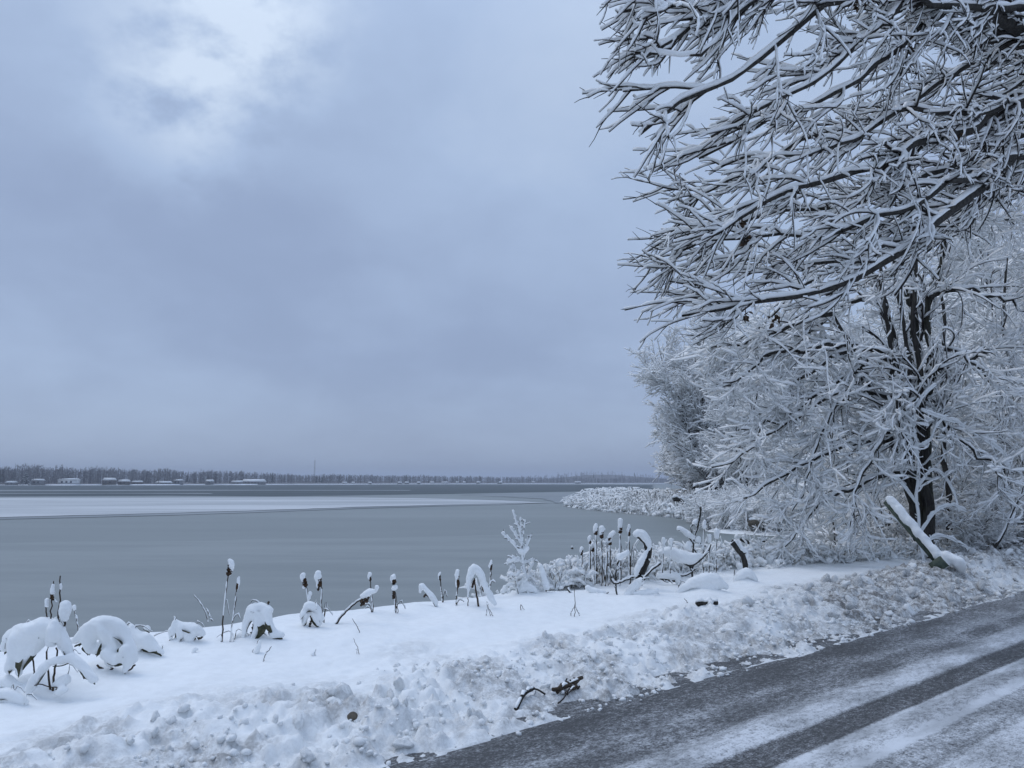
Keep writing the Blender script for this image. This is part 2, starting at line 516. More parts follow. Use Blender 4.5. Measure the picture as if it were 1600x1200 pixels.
def xy(s, t_):
    return s * D2[0] + t_ * T2[0], s * D2[1] + t_ * T2[1]


def bank_z(s, t_):
    """smooth shape of the ploughed bank; t_ measured across, EDGE = foot on the road side"""
    tp = t_ - EDGE
    s = np.asarray(s, float)
    H = .07 + .19 * sstep(7, 15, s)
    z = .17 * sstep(-.02, 1.3, tp) + H * np.exp(-((tp - 1.0) / .62) ** 2) * sstep(-.05, .5, tp)
    z = z + .07 * sstep(1.3, 3.2, tp) * (1 - sstep(9, 14, s))
    crest = 3.75 - 1.4 * sstep(11, 17, s)
    x, y = xy(s, t_)
    land = sstep(.40, .52, x / np.maximum(y, 1.)) * sstep(9, 14, y)
    z = z - (1.85 - 1.15 * land) * sstep(crest - .25, crest + 2.5, tp)
    return z


def wob_z(s, t_):
    return (fbm(s * .55 + 7, t_ * .75, 3, 3) - .45) * .17 + (fbm(s * 2.1, t_ * 2.1, 9, 3) - .45) * .05


def ground(x, y):
    s, t_ = st(x, y)
    return float(bank_z(np.array([s]), np.array([t_]))[0] + wob_z(np.array([s]), np.array([t_]))[0] * min(max((t_ - EDGE) / 1.0, 0), 1))


def ghit(px, py):
    """where the ray of a photograph pixel meets the bank"""
    d = ray(px, py); k = 2.0
    for i in range(900):
        p = d * k + np.array([0, 0, EYE])
        if p[2] < ground(p[0], p[1]): break
        k += .03
    return p


def axis(breaks):
    out_ = []
    for a, b_, d in breaks: out_.append(np.arange(a, b_, d))
    return np.concatenate(out_)


def grid_mesh(name, X, Y, Z, attrs=None):
    n, m = X.shape
    i = np.arange(n - 1)[:, None] * m + np.arange(m - 1)[None, :]
    q_ = np.stack([i, i + 1, i + m + 1, i + m], -1).reshape(-1, 4)
    return mesh_np(name, np.stack([X, Y, Z], -1).reshape(-1, 3), [q_], True, attrs)


# the bank, in road coordinates
sa = [-7.0]
while sa[-1] < 75:
    s_ = sa[-1]
    sa.append(s_ + (.25 if s_ < .3 else max(.0235, .0235 * s_ / 5.5)))
sa = np.array(sa)
ta = EDGE + np.concatenate([np.arange(-.25, 2.3, .0225), np.arange(2.3, 4.4, .045), np.arange(4.4, 12.1, .35)])
S_, T_ = np.meshgrid(sa, ta, indexing='ij')
tp = T_ - EDGE
edge_wob = (fbm(S_ * 1.3, S_ * 0 + 2, 31, 4) - .47) * .22
tpe = tp + edge_wob
Zb = bank_z(S_, T_ + edge_wob) + wob_z(S_, T_) * np.clip(tp, 0, 1)
lm = sstep(.0, .12, tpe) * (1 - sstep(.75, 1.9, tp + (fbm(S_ * .8, T_ * .8, 77, 3) - .45) * 1.3))
lm = np.maximum(lm, .85 * sstep(6, 11, S_) * sstep(0, .12, tpe) * (1 - sstep(1.4, 2.2, tp)))
l1 = lumps(S_ + .05 * fbm(S_ * 9, T_ * 9, 5), T_, .26, 101, .6); l2 = lumps(S_, T_ + .03 * fbm(S_ * 14, T_ * 14, 6), .135, 202, .75); l3 = lumps(S_, T_, .062, 303, .8)
rough = fbm(S_ * 22, T_ * 22, 41, 3) - .45
patch = .28 + .95 * sstep(.32, .60, fbm(S_ * 1.3, T_ * 1.9, 55, 3))
Zb = Zb + lm * patch * (l1 * .055 +   .10 * lumps(S_ * .8, T_, .42, 505, .22) + l2 * .085 * (.4 + fbm(S_ * 2.2, T_ * 2.2, 12, 2)) + l3 * .055 + rough * .045 - .028)
Zb = Zb - lm * .05 * sstep(.42, .33, fbm(S_ * 3.4, T_ * 4.6, 66, 3)) - lm * .03 * sstep(.40, .34, fbm(S_ * 8.5, T_ * 10, 67, 2))
Zb = np.where(tpe < 0, np.minimum(Zb, -.035 + .0 * Zb), Zb)          # beneath the road sheet outside the bank's foot
dirt = lm * (.10 + .55 * sstep(.36, .60, fbm(S_ * 1.9, T_ * 3.1, 47, 4)) + .30 * sstep(.7, .05, tpe) + 1.25 * sstep(7.2, 11.5, S_) * sstep(.34, .5, fbm(S_ * .9, T_ * 1.3, 88, 3) + .14 * np.exp(-((tp - .75) / .6) ** 2)))
dirt = dirt + .35 * sstep(.10, .0, tpe) * sstep(-.2, 0, tpe)
# the smooth drifts carry faint ripples
Zb = Zb + (1 - lm) * sstep(.6, 1.6, tp) * ((fbm(S_ * 1.6 + 3, T_ * 4.5, 91, 3) - .45) * .030 + (fbm(S_ * 9, T_ * 12, 93, 2) - .37) * .008)
for px_, py_, rr_, hh_ in ((60, 1076, .32, .07), (165, 1048, .30, .07), (228, 1020, .2, .05), (290, 1004, .2, .05), (402, 1000, .24, .06), (486, 980, .2, .06), (14, 1108, .25, .06), (1106, 926, .36, .08), (1165, 912, .3, .09), (742, 948, .3, .05), (590, 962, .25, .04), (660, 952, .3, .05), (1000, 940, .4, .05), (455, 985, .2, .03), (822, 930, .35, .06)):
    g_ = ghit(px_, py_); a_, b_ = st(g_[0], g_[1]); Zb = Zb + hh_ * np.exp(-((S_ - a_) ** 2 + (T_ - b_ - .05) ** 2) / (rr_ * .55) ** 2)
X_, Y_ = xy(S_, T_)
struct('snow_bank', grid_mesh('snow_bank', X_, Y_, Zb, {'dirt': np.clip(dirt, 0, 1).ravel()}), M_BANK)
print('bank verts', Zb.size)


def bank_at(s, t_):
    """height of the finished bank surface (nearest grid vertex)"""
    i = np.clip(np.searchsorted(sa, s), 0, len(sa) - 1); j = np.clip(np.searchsorted(ta, t_), 0, len(ta) - 1)
    return Zb[i, j]


# road sheet, local x along the road, local y = metres from the bank's foot
rs = axis([(-12, 1, .5), (1, 16, .05), (16, 60, .25), (60, 160, 2.)]); rt = axis([(-8.2, -2.8, .3), (-2.8, .4, .05)])
RS, RT = np.meshgrid(rs, rt, indexing='ij')
def gs(c, w_): return np.exp(-((RT - c) / w_) ** 2)
RZ = .018 * gs(-1.58, .13) + .014 * gs(-1.0, .13) + .02 * gs(-2.35, .2) + (fbm(RS * 2, RT * 5, 12, 4) - .45) * .012
me = grid_mesh('road', RS, RT, RZ - .004)
ro = struct('road', me, M_ROAD)
rx, ry = xy(0, EDGE); ro.location = (rx, ry, 0); ro.rotation_euler = (0, 0, math.atan2(D2[1], D2[0]))
# the bank on the other side of the road
os_ = axis([(-12, 60, .3), (60, 160, 3.)]); ot = np.concatenate([np.arange(-12, -7.6, .22), [-7.5]])
OS, OT = np.meshgrid(os_, ot, indexing='ij')
OZ = .4 * sstep(-7.6, -8.6, OT) * (.8 + .5 * fbm(OS * 1.2, OT * 1.2, 7, 4)) + .1 * lumps(OS, OT, .5, 9) * sstep(-7.6, -8, OT) - .01
OX, OY = xy(OS, OT + EDGE)
struct('far_verge', grid_mesh('far_verge', OX, OY, OZ), M_SNOW)
# snowy ground behind it, reaching far
gx = [(-200, -16), (-20, -16.9)]
V = []
for s_ in (-300, -12, 60, 160, 900):
    for t_ in (EDGE - 600, EDGE - 200, EDGE - 11.8):
        V.append([*xy(s_, t_), .1])
Fq = [[i * 3 + j, i * 3 + j + 1, i * 3 + j + 4, i * 3 + j + 3] for i in range(4) for j in range(2)]
struct('snow_field', mesh_np('snow_field', V, [np.array(Fq)]), M_LAND)

# lake
la = np.array([-3600., -1500, -600, -250, -100, -40, 0, 40, 100, 250, 600, 1500, 3600])
ly = np.array([-30., 0, 10, 25, 50, 90, 150, 300, 600, 1200, 2200, 3700])
LX, LY = np.meshgrid(la, ly, indexing='ij')
struct('lake', grid_mesh('lake', LX, LY, LX * 0 + WATER), M_LAKE)


def ice_sheet(pix, mat, dz):
    """an irregular sheet of whiter ice; outline given where it lies on the lake"""
    pts = []
    for px, py in pix:
        d = ray(px, py); k = (WATER + dz - EYE) / d[2]; pts.append(d * k + np.array([0, 0, EYE]))
    pts = np.array(pts)
    P2 = []
    for a, b_ in zip(pts, np.roll(pts, -1, 0)):
        ln_ = np.linalg.norm(b_ - a); n_ = max(2, min(16, int(ln_ / (.02 * np.linalg.norm(a))) + 1)); jm = min(1., ln_ / n_ * .22 / (.006 * np.linalg.norm(a)))
        for i in range(n_):
            f_ = i / n_
            P2.append(a * (1 - f_) + b_ * f_ + np.array([RNG.uniform(-1, 1) * .006, RNG.uniform(-1, 1) * .004, 0]) * np.linalg.norm(a) * jm)
    P2 = np.array(P2); P2[:, 2] = WATER + dz
    bm = bmesh.new(); vs = [bm.verts.new(p) for p in P2]; bm.faces.new(vs)
    me_ = bpy.data.meshes.new('ice_sheet'); bm.normal_update(); bm.to_mesh(me_); bm.free()
    struct('ice_sheet', me_, mat)


ice_sheet([(-420, 813), (-100, 811), (60, 806.5), (250, 802), (420, 797), (560, 792), (700, 788.5), (790, 786.8), (858, 785.5), (800, 782.5), (660, 778.5), (500, 776.5), (250, 777.5), (0, 778), (-420, 777)], M_ICE, .06)
ice_sheet([(-420, 817), (-100, 814), (60, 810), (250, 805.5), (420, 800), (560, 794.5), (700, 790.5), (815, 788), (830, 783), (660, 777.8), (500, 775.6), (250, 776.2), (0, 776.6), (-420, 775.6)], M_ICE2, .03)
ice_sheet([(-420, 853), (-60, 850), (120, 846), (330, 845), (420, 841), (560, 841.5), (700, 838), (860, 833), (960, 829), (1040, 832), (1100, 850), (1180, 900), (800, 1000), (300, 1200), (-600, 1200)], M_ICE3, .01)
ice_sheet([(868, 786.5), (885, 785), (900, 777.5), (940, 771), (860, 769.3), (770, 771), (720, 773.5), (790, 776.5), (850, 779.5)], M_ICE2, .045)
ice_sheet([(-420, 776.5), (0, 776), (260, 774.5), (430, 775.5), (560, 774), (720, 771.5), (900, 768), (1020, 766), (1020, 757.5), (700, 757), (300, 758.5), (-420, 759)], M_OPEN, .012)
ice_sheet([(-300, 768.0), (100, 767.2), (420, 766.4), (640, 766.6), (640, 765.6), (300, 765.2), (-300, 766.2)], M_ICE2, .05)
ice_sheet([(-300, 772.5), (160, 771.2), (330, 771.6), (330, 770.6), (0, 770.4), (-300, 770.6)], M_ICE2, .05)

# land beyond the bay: marsh point, wood floor
poly = np.array([(7, 15.5), (10, 23), (13.3, 31), (14.6, 36), (15.2, 39), (13.6, 40.5), (11.6, 42.5), (10.9, 45), (12.3, 49), (13.2, 55), (12.8, 62), (11.2, 68), (9.1, 74), (7.2, 84), (6.2, 92), (7.5, 100), (14, 125),
                 (34, 190), (70, 320), (130, 520), (900, 900), (900, 60), (60, 12), (16, 8)], float)


def poly_sd(x, y):
    """signed distance, positive inside"""
    d = np.full(x.shape, 1e9); ins = np.zeros(x.shape, bool)
    for (ax, ay), (bx, by) in zip(poly, np.roll(poly, -1, 0)):
        ex, ey = bx - ax, by - ay
        h = np.clip(((x - ax) * ex + (y - ay) * ey) / (ex * ex + ey * ey), 0, 1)
        d = np.minimum(d, np.hypot(x - ax - h * ex, y - ay - h * ey))
        c = ((ay > y) != (by > y)) & (x < (bx - ax) * (y - ay) / (by - ay + 1e-12) + ax)
        ins ^= c
    return np.where(ins, d, -d)


def wood_z(x, y):
    x = np.asarray(x, float); y = np.asarray(y, float)
    sd_ = poly_sd(x, y) + (fbm(x * .8, y * .8, 19, 3) - .45) * 1.1
    return -1.55 + .5 * sstep(-.3, .6, sd_) + .45 * sstep(.6, 5, sd_) + 1.0 * sstep(8, 60, sd_) + (fbm(x * .5, y * .5, 21, 4) - .45) * .45 * sstep(0, 3, sd_)


gx_ = axis([(3, 40, .55), (40, 130, 3.), (130, 900, 40.)]); gy_ = axis([(10, 100, .55), (100, 200, 4.), (200, 900, 30.)])
GX, GY = np.meshgrid(gx_, gy_, indexing='ij')
struct('wood_floor', grid_mesh('wood_floor', GX, GY, wood_z(GX, GY)), M_SNOW)

# far shore: land strip, hill
shore_px = np.array([(-900, 640), (-500, 650), (0, 700), (250, 780), (500, 980), (700, 1230), (900, 1550), (1060, 1700), (1400, 1800), (2200, 1900)], float)


def shore_y(px):
    return np.interp(px, shore_px[:, 0], shore_px[:, 1])


def hill_h(px):
    return 15 * np.exp(-((px - 935) / 85.) ** 2) + 4 * np.exp(-((px - 1040) / 80.) ** 2)


pxs = np.arange(-900, 2201, 12.)
rows = []
for k, (dy, z) in enumerate([(0, WATER - .4), (3, -.5), (30, .3), (120, 1.2), (420, 4.)]):
    yy = shore_y(pxs) + dy + (np.sin(pxs * .11) * 6 + np.sin(pxs * .043) * 12) * (1 if k < 3 else 0)
    rows.append(np.stack([(pxs - 800) / F * yy / 1.0, yy, np.full_like(yy, z)], -1))
rows = np.array(rows)
struct('far_shore', grid_mesh('far_shore', rows[..., 0], rows[..., 1], rows[..., 2]), M_FLOOR)
r2 = rows[:2].copy(); r2[:, :, 2] += .06; r2[0, :, 1] -= .3; r2[1, :, 2] += .0
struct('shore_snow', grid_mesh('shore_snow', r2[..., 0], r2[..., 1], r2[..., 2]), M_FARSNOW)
hp = np.arange(760, 1321, 14.); hd = np.linspace(0, 1, 9)
HPX, HD = np.meshgrid(hp, hd, indexing='ij')
HY = shore_y(HPX) + 90 + HD * 420
struct('hill', grid_mesh('hill', (HPX - 800) / F * HY, HY, .4 + hill_h(HPX) * 1.25 * np.sin(np.clip(HD, 0, 1) * math.pi) ** .8), M_FLOOR)

# ------------------------------------------------------------------ far wood and houses
def far_forest(name, n, seed, kinds, mat, conifer=False):
    rng = np.random.default_rng(seed)
    px = rng.uniform(-420, 1330, n) if not conifer else rng.choice([40, 280, 330, 480, 560, 620, 700, 740, 760, 820, 870, 960, 1000], n) + rng.normal(size=n) * 26
    depth = rng.random(n) ** 1.6
    y = shore_y(px) + 6 + depth * 150
    x = (px - 800) / F * y
    z0 = np.where(depth > .5, hill_h(px) * 1.2 * np.minimum((depth - .5) * 2, 1), 0) + .4
    Hmax = np.interp(px, [-400, 0, 200, 330, 420, 520, 700, 850, 1000, 1330], [18., 18., 16.5, 14.4, 13.2, 12.6, 12.4, 12.0, 12., 13])
    H = Hmax * rng.uniform(.74, 1.02, n) * (.98 if conifer else 1.) * (.75 + .25 * fbm(px * .05, depth * 3, 4, 3) / .47)
    mb = MB()
    if conifer:
        for tier in range(4):
            f0 = .12 + .2 * tier; k = 6
            a = np.linspace(0, 2 * math.pi, k, endpoint=False)
            r = (H * .17 * (1 - tier * .21))[:, None] * rng.uniform(.6, 1.3, (n, k))
            ring = np.stack([x[:, None] + r * np.cos(a), y[:, None] + r * np.sin(a), (z0 + H * f0)[:, None] + rng.normal(size=(n, k)) * .35], -1)
            tipv = np.stack([x, y, z0 + H * min(f0 + .42, 1.0)], -1)[:, None]
            V = np.concatenate([ring, tipv], 1).reshape(-1, 3)
            b0 = (np.arange(n) * (k + 1))[:, None]
            j = np.arange(k)[None]
            mb.add(V, [np.stack([b0 + j, b0 + (j + 1) % k, b0 + k + 0 * j], -1).reshape(-1, 3)])
    else:
        base = np.stack([x, y, z0], -1)
        tr = np.stack([base, base + np.stack([rng.normal(size=n) * .5, rng.normal(size=n) * .3, H * .55], -1), base + np.stack([rng.normal(size=n) * .9, rng.normal(size=n) * .5, H], -1)], 1)
        mb.add(*tubes(tr, np.stack([H * .020, H * .014, H * .004], 1), 3, False))
        # sprays of twigs filling an uneven crown
        m = 30; tot = n * m; ti = np.repeat(np.arange(n), m)
        u = rng.random(tot) ** .8; cr = np.sin(np.clip(u * .95 + .08, 0, 1) * math.pi) ** .6 * (H[ti] * rng.uniform(.16, .27, n)[ti])
        an = rng.uniform(0, 6.28, tot); rad = cr * np.sqrt(rng.random(tot))
        c = base[ti] + np.stack([rad * np.cos(an), rad * np.sin(an), H[ti] * (.10 + .86 * u)], -1)
        d = nrm(np.stack([np.cos(an) * .8, np.sin(an) * .8, np.full(tot, .55)], -1) + rng.normal(size=(tot, 3)) * .4)
        sd_ = nrm(np.cross(d, rng.normal(size=(tot, 3)))); ll = rng.uniform(.8, 1.9, tot)[:, None]; ww = rng.uniform(.14, .34, tot)[:, None]
        V = np.stack([c - sd_ * ww - d * ll * .5, c + sd_ * ww - d * ll * .5, c + d * ll * .55 + sd_ * ww * .4], 1).reshape(-1, 3)
        mb.add(V, [np.arange(tot * 3).reshape(-1, 3)])
    return stuff(name, mb.mesh(name), mat)


far_forest('far_wood', 3000, 3, None, M_FOR)
far_forest('frosted_far_wood', 1400, 4, None, M_FOR2)
far_forest('far_evergreen_wood', 70, 5, None, M_CON, True)


def gable_house(px0, px1, ytop, ybase, label, wall, group=None, roofh=.45, name='house', nwin=3):
    Y = float(shore_y((px0 + px1) / 2)) + 5
    k = Y / F
    wd = (px1 - px0) * k; hh_ = (ybase - ytop) * k; X0 = ((px0 + px1) / 2 - 800) * k
    zb = -.3; wallh = hh_ * (1 - roofh); dp = max(6., wd * .5)
    o = thing(name, label, 'house', (X0, Y, zb), group)
    m_ = MB().box((X0, Y, zb + wallh / 2 - .3), (wd * .94, dp, wallh + .6)); obj('wall', m_.mesh('wall', False), wall, o)
    rh = hh_ * roofh; e = .5
    V = [(X0 - wd / 2, Y - dp / 2 - e, zb + wallh), (X0 + wd / 2, Y - dp / 2 - e, zb + wallh), (X0 + wd / 2, Y + dp / 2 + e, zb + wallh), (X0 - wd / 2, Y + dp / 2 + e, zb + wallh), (X0 - wd / 2 * .96, Y, zb + wallh + rh), (X0 + wd / 2 * .96, Y, zb + wallh + rh)]
    r = mesh_np('roof', V, [np.array([[0, 1, 5, 4], [2, 3, 4, 5], [0, 3, 2, 1]]), np.array([[0, 4, 3], [1, 2, 5]])], False)
    obj('roof', r, M_SNOW, o)
    for i in range(nwin):
        wx = X0 - wd * .36 + wd * .72 * (i + .5) / nwin
        obj('window', MB().box((wx, Y - dp / 2 - .03, zb + wallh * .52), (wd * .72 / nwin * .45, .12, wallh * .42)).mesh('window', False), M_WIN, o)
    return o


GH = 'houses on the far shore'
gable_house(99, 128, 748.5, 757.6, 'white fronted house with dark windows, brightest facade toward the left end of the far shore', M_WALLW, GH, .25, nwin=3)
gable_house(167, 185, 747.8, 757.6, 'tall dark house with snowy roof at the water, right of the white fronted house', M_WALLB, GH, .38, nwin=2)
gable_house(191, 207, 750.2, 757.4, 'dark low house with snowy roof, the middle of three dark houses on the far shore', M_WALLB, GH, .45, nwin=2)
gable_house(212, 227, 752, 757.4, 'smallest and rightmost of three dark houses beside each other on the far shore', M_WALLB, GH, .42, nwin=2)
gable_house(249, 272, 752.6, 757.2, 'long low boathouse with a plain white roof close to the water', M_WALLG, GH, .6, name='boathouse', nwin=4)
gable_house(276, 289, 749.6, 757.2, 'grey house half lost among bare trees right of the long low boathouse', M_WALLG, GH, .3, nwin=2)
gable_house(57, 74, 748.4, 756.8, 'grey house with snowy roof beside the dark conifer on the far shore', M_WALLG, GH, .3, nwin=2)
gable_house(17, 32, 752, 757.2, 'low grey cottage left of the dark conifer on the far shore', M_WALLG, GH, .5, nwin=2)
gable_house(366, 382, 750.3, 755.6, 'pale house joined by trees to the left end of the long white roofed building', M_WALLG, GH, .5, nwin=2)
gable_house(383, 417, 748.6, 755.8, 'long white roofed building, widest on the far shore', M_WALLG, GH, .55, nwin=5)
gable_house(326, 337, 750, 756.8, 'small pale house between the boathouse and the long white roofed building', M_WALLG, GH, .4, nwin=1)
for a_, b_ in ((536, 545), (551, 557), (576, 583), (622, 630), (633, 641), (652, 659), (672, 680), (690, 701), (712, 718), (723, 729), (744, 752), (776, 786), (830, 836), (896, 908)):
    gable_house(a_ + .8, b_ - .8, 753.2, 756.2, 'tiny snowy roofed cottage on the distant shoreline below the low wood', M_WALLG, 'tiny cottages along the distant shore', .6, nwin=1)

# radio mast
mY = 1150.; mp_ = at(491, 752, mY); mtop = at(491, 719, mY)
mast = thing('radio_mast', 'thin radio mast rising above the far wood', 'mast', (mp_[0], mY, 0))
hgt = mtop[2]
mb = MB()
for a_ in (0, 2.1, 4.2):
    b0 = np.array([mp_[0] + .8 * math.cos(a_), mY + .8 * math.sin(a_), 0]); mb.add(*tubes([[b0, b0 + np.array([0, 0, hgt])]], [[.16, .14]], 4))
obj('mast_leg', mb.mesh('mast_leg'), M_METAL, mast)
mb = MB()
for i in range(18):
    z = hgt * i / 18; z2 = hgt * (i + 1) / 18; a_ = i * 2.1
    mb.add(*tubes([[[mp_[0] + .8 * math.cos(a_), mY + .8 * math.sin(a_), z], [mp_[0] + .8 * math.cos(a_ + 2.1), mY + .8 * math.sin(a_ + 2.1), z2]]], [[.09, .09]], 3))
obj('bracing', mb.mesh('bracing'), M_METAL, mast)
obj('antenna', MB().add(*tubes([[[mp_[0], mY, hgt], [mp_[0], mY, hgt + 6]]], [[.09, .05]], 4)).mesh('antenna'), M_METAL, mast)


def conifer(px, ytop, wpx, label):
    Y = float(shore_y(px)) - 1; k = Y / F; X = (px - 800) * k; H = (757 - ytop) * k
    o = thing('conifer', label, 'tree', (X, Y, 0))
    obj('trunk', MB().add(*tubes([[[X, Y, -.6], [X, Y, H * .95 - .6]]], [[.3, .05]], 5)).mesh('trunk'), M_BARK, o)
    rng = np.random.default_rng(int(px)); tr = np.array([[[X, Y, z] for z in np.linspace(.2, H - .6, 8)]])
    P1, R1 = grow(rng, tr, np.full((1, 8), .3), 170, .0, .99, wpx * k * .55, wpx * k * .7, (1.3, 1.8), 4, droop=.1, wob=.1, rmin=.22, tl=.88)
    obj('crown', MB().add(*tubes(P1, R1, 4, False)).mesh('crown'), M_CON, o)
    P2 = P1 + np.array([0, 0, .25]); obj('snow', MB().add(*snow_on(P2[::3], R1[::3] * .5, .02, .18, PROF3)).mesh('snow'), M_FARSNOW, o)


conifer(46, 737.5, 15, 'dark spreading conifer at the water left of the white fronted house')

# ------------------------------------------------------------------ woody plants
def woody(name, rng, stems, levels, bark, twig, snow_par, mats=None):
    pass


def snow_levels(lv, rng):
    mb = MB()
    for P, R, w_, h_, prof, lump, gap in lv:
        mb.add(*snow_on(P, R, w_, h_, prof, lump, rng, gap))
    return mb.mesh('snow')


def bark_levels(lv):
    mb = MB()
    for P, R, k in lv: mb.add(*tubes(P, R, k, False))
    return mb.mesh('twigs')


# 1) the great limbs that hang over the road from the right
rng = np.random.default_rng(21)
TB = np.array([13.2, 18.0, .15])
over = thing('overhanging_tree', 'large bare tree whose snow laden limbs hang over the scene from the upper right', 'tree', tuple(TB))
tp_ = np.array([TB + [0, 0, -.5], TB + [-.1, -.1, 2], TB + [-.3, -.3, 4.5], TB + [-.4, -.6, 7], TB + [-.2, -.9, 9.5], TB + [.1, -1., 12], TB + [.3, -1., 15]])
tpp = resample(tp_, 16)
obj('trunk', MB().add(*tubes([tpp], [np.linspace(.46, .16, 16) * (1 + .25 * np.exp(-np.arange(16) * .8))], 14)).mesh('trunk'), M_BARK, over)


def trunk_at(z):
    i = np.argmin(np.abs(tpp[:, 2] - z)); return tpp[i]


# pixel, pixel, forward distance; first point is at the trunk
limbs = [
    # (attachment height, [(px,py,Y)...], base radius, tip radius)
    (6.2, [(1690, 235, 14.6), (1600, 240, 12.8), (1583, 247, 12.4), (1526, 293, 11.4), (1468, 342, 10.6), (1435, 378, 10.2), (1373, 412, 9.8), (1332, 437, 9.5), (1290, 458, 9.2), (1208, 470, 8.9), (1130, 486, 8.6), (1062, 492, 8.4)], .165, .012),
    (6.2, [(1690, 232, 14.4), (1600, 243, 12.4), (1560, 254, 11.9), (1515, 284, 11.2), (1475, 289, 10.6), (1440, 320, 10.2), (1400, 330, 9.8), (1350, 345, 9.5), (1300, 366, 9.3), (1230, 364, 9.1), (1165, 372, 8.9), (1105, 374, 8.7)], .10, .010),
    (7.0, [(1690, 130, 14.2), (1600, 161, 12.2), (1562, 174, 11.6), (1515, 200, 11), (1473, 216, 10.6), (1434, 224, 10.2), (1380, 254, 9.7), (1322, 276, 9.3), (1270, 287, 9), (1222, 306, 8.7), (1160, 338, 8.4), (1100, 372, 8.2)], .15, .012),
    (7.2, [(1690, 140, 14.0), (1590, 160, 11.8), (1545, 178, 11.2), (1480, 172, 10.6), (1424, 169, 10.2), (1392, 184, 9.9), (1345, 218, 9.5), (1310, 236, 9.2), (1240, 242, 8.9), (1190, 240, 8.6), (1120, 262, 8.3)], .085, .010),
    (8.6, [(1720, 90, 14.0), (1640, 84, 11.6), (1585, 48, 10.6), (1545, 26, 10.1), (1500, 8, 9.7), (1440, -22, 9.2), (1380, -48, 8.8), (1300, -60, 8.3), (1230, -40, 7.8), (1165, -12, 7.3), (1100, 26, 6.9), (1050, 62, 6.7), (1006, 84, 6.5)], .16, .013),
    (8.8, [(1720, -20, 13.4), (1640, 20, 11), (1600, 13, 10.4), (1540, 16, 9.9), (1490, 13, 9.6), (1445, 4, 9.2), (1400, -40, 8.8)], .11, .03),
    (9.4, [(1700, -120, 13), (1560, -130, 10.5), (1440, -80, 9.2), (1360, -32, 8.5), (1300, 6, 8.0), (1235, 58, 7.5), (1157, 104, 7.1), (1120, 131, 6.95), (1064, 168, 6.8), (1031, 188, 6.7), (996, 203, 6.6)], .12, .012),
    (8.8, [(1690, -50, 13.2), (1560, -60, 10.8), (1480, -30, 9.9), (1410, 12, 9.2), (1357, 56, 8.7), (1310, 96, 8.3), (1265, 128, 8.0), (1215, 158, 7.7), (1160, 186, 7.5), (1110, 210, 7.3)], .085, .012),
    (8.4, [(1690, -10, 13.6), (1580, -30, 11.2), (1473, 10, 10.1), (1408, 72, 9.5), (1357, 110, 9.1), (1319, 136, 8.8), (1263, 164, 8.5), (1205, 192, 8.2), (1150, 228, 8.0), (1090, 250, 7.9)], .095, .012),
    (9.6, [(1700, -200, 13), (1520, -220, 10), (1380, -160, 8.4), (1260, -100, 7.5), (1170, -50, 6.9), (1100, -10, 6.6), (1040, 10, 6.4), (1030, 10, 6.4), (974, 24, 6.2)], .10, .012),
    (9.8, [(1700, -220, 12.8), (1500, -200, 9.8), (1350, -120, 8.2), (1240, -46, 7.3), (1165, 14, 6.9), (1105, 70, 6.7), (1060, 96, 6.55), (1052, 96, 6.55), (1000, 92, 6.45)], .075, .011),
    (6.8, [(1690, 190, 14.6), (1610, 205, 13), (1560, 222, 12.4), (1500, 256, 11.7), (1440, 282, 11.1), (1370, 310, 10.6), (1300, 322, 10.2), (1220, 330, 9.9), (1140, 356, 9.6), (1060, 398, 9.4), (1030, 418, 9.2)], .085, .009),
    (5.8, [(1690, 260, 15.2), (1600, 262, 13.8), (1540, 300, 13), (1480, 352, 12.2), (1420, 396, 11.6), (1360, 400, 11.1), (1300, 410, 10.8), (1230, 420, 10.4), (1150, 428, 10.1), (1080, 446, 9.9), (1040, 434, 9.7)], .075, .009),
    (7.6, [(1690, 60, 14.2), (1600, 84, 12.6), (1530, 100, 11.8), (1470, 126, 11.2), (1400, 170, 10.6), (1330, 196, 10.2), (1260, 216, 9.9), (1180, 262, 9.6), (1120, 290, 9.4), (1066, 318, 9.2)], .075, .010),
]
BI = np.array([-.86, -.22, -.40])
n_tw = 0
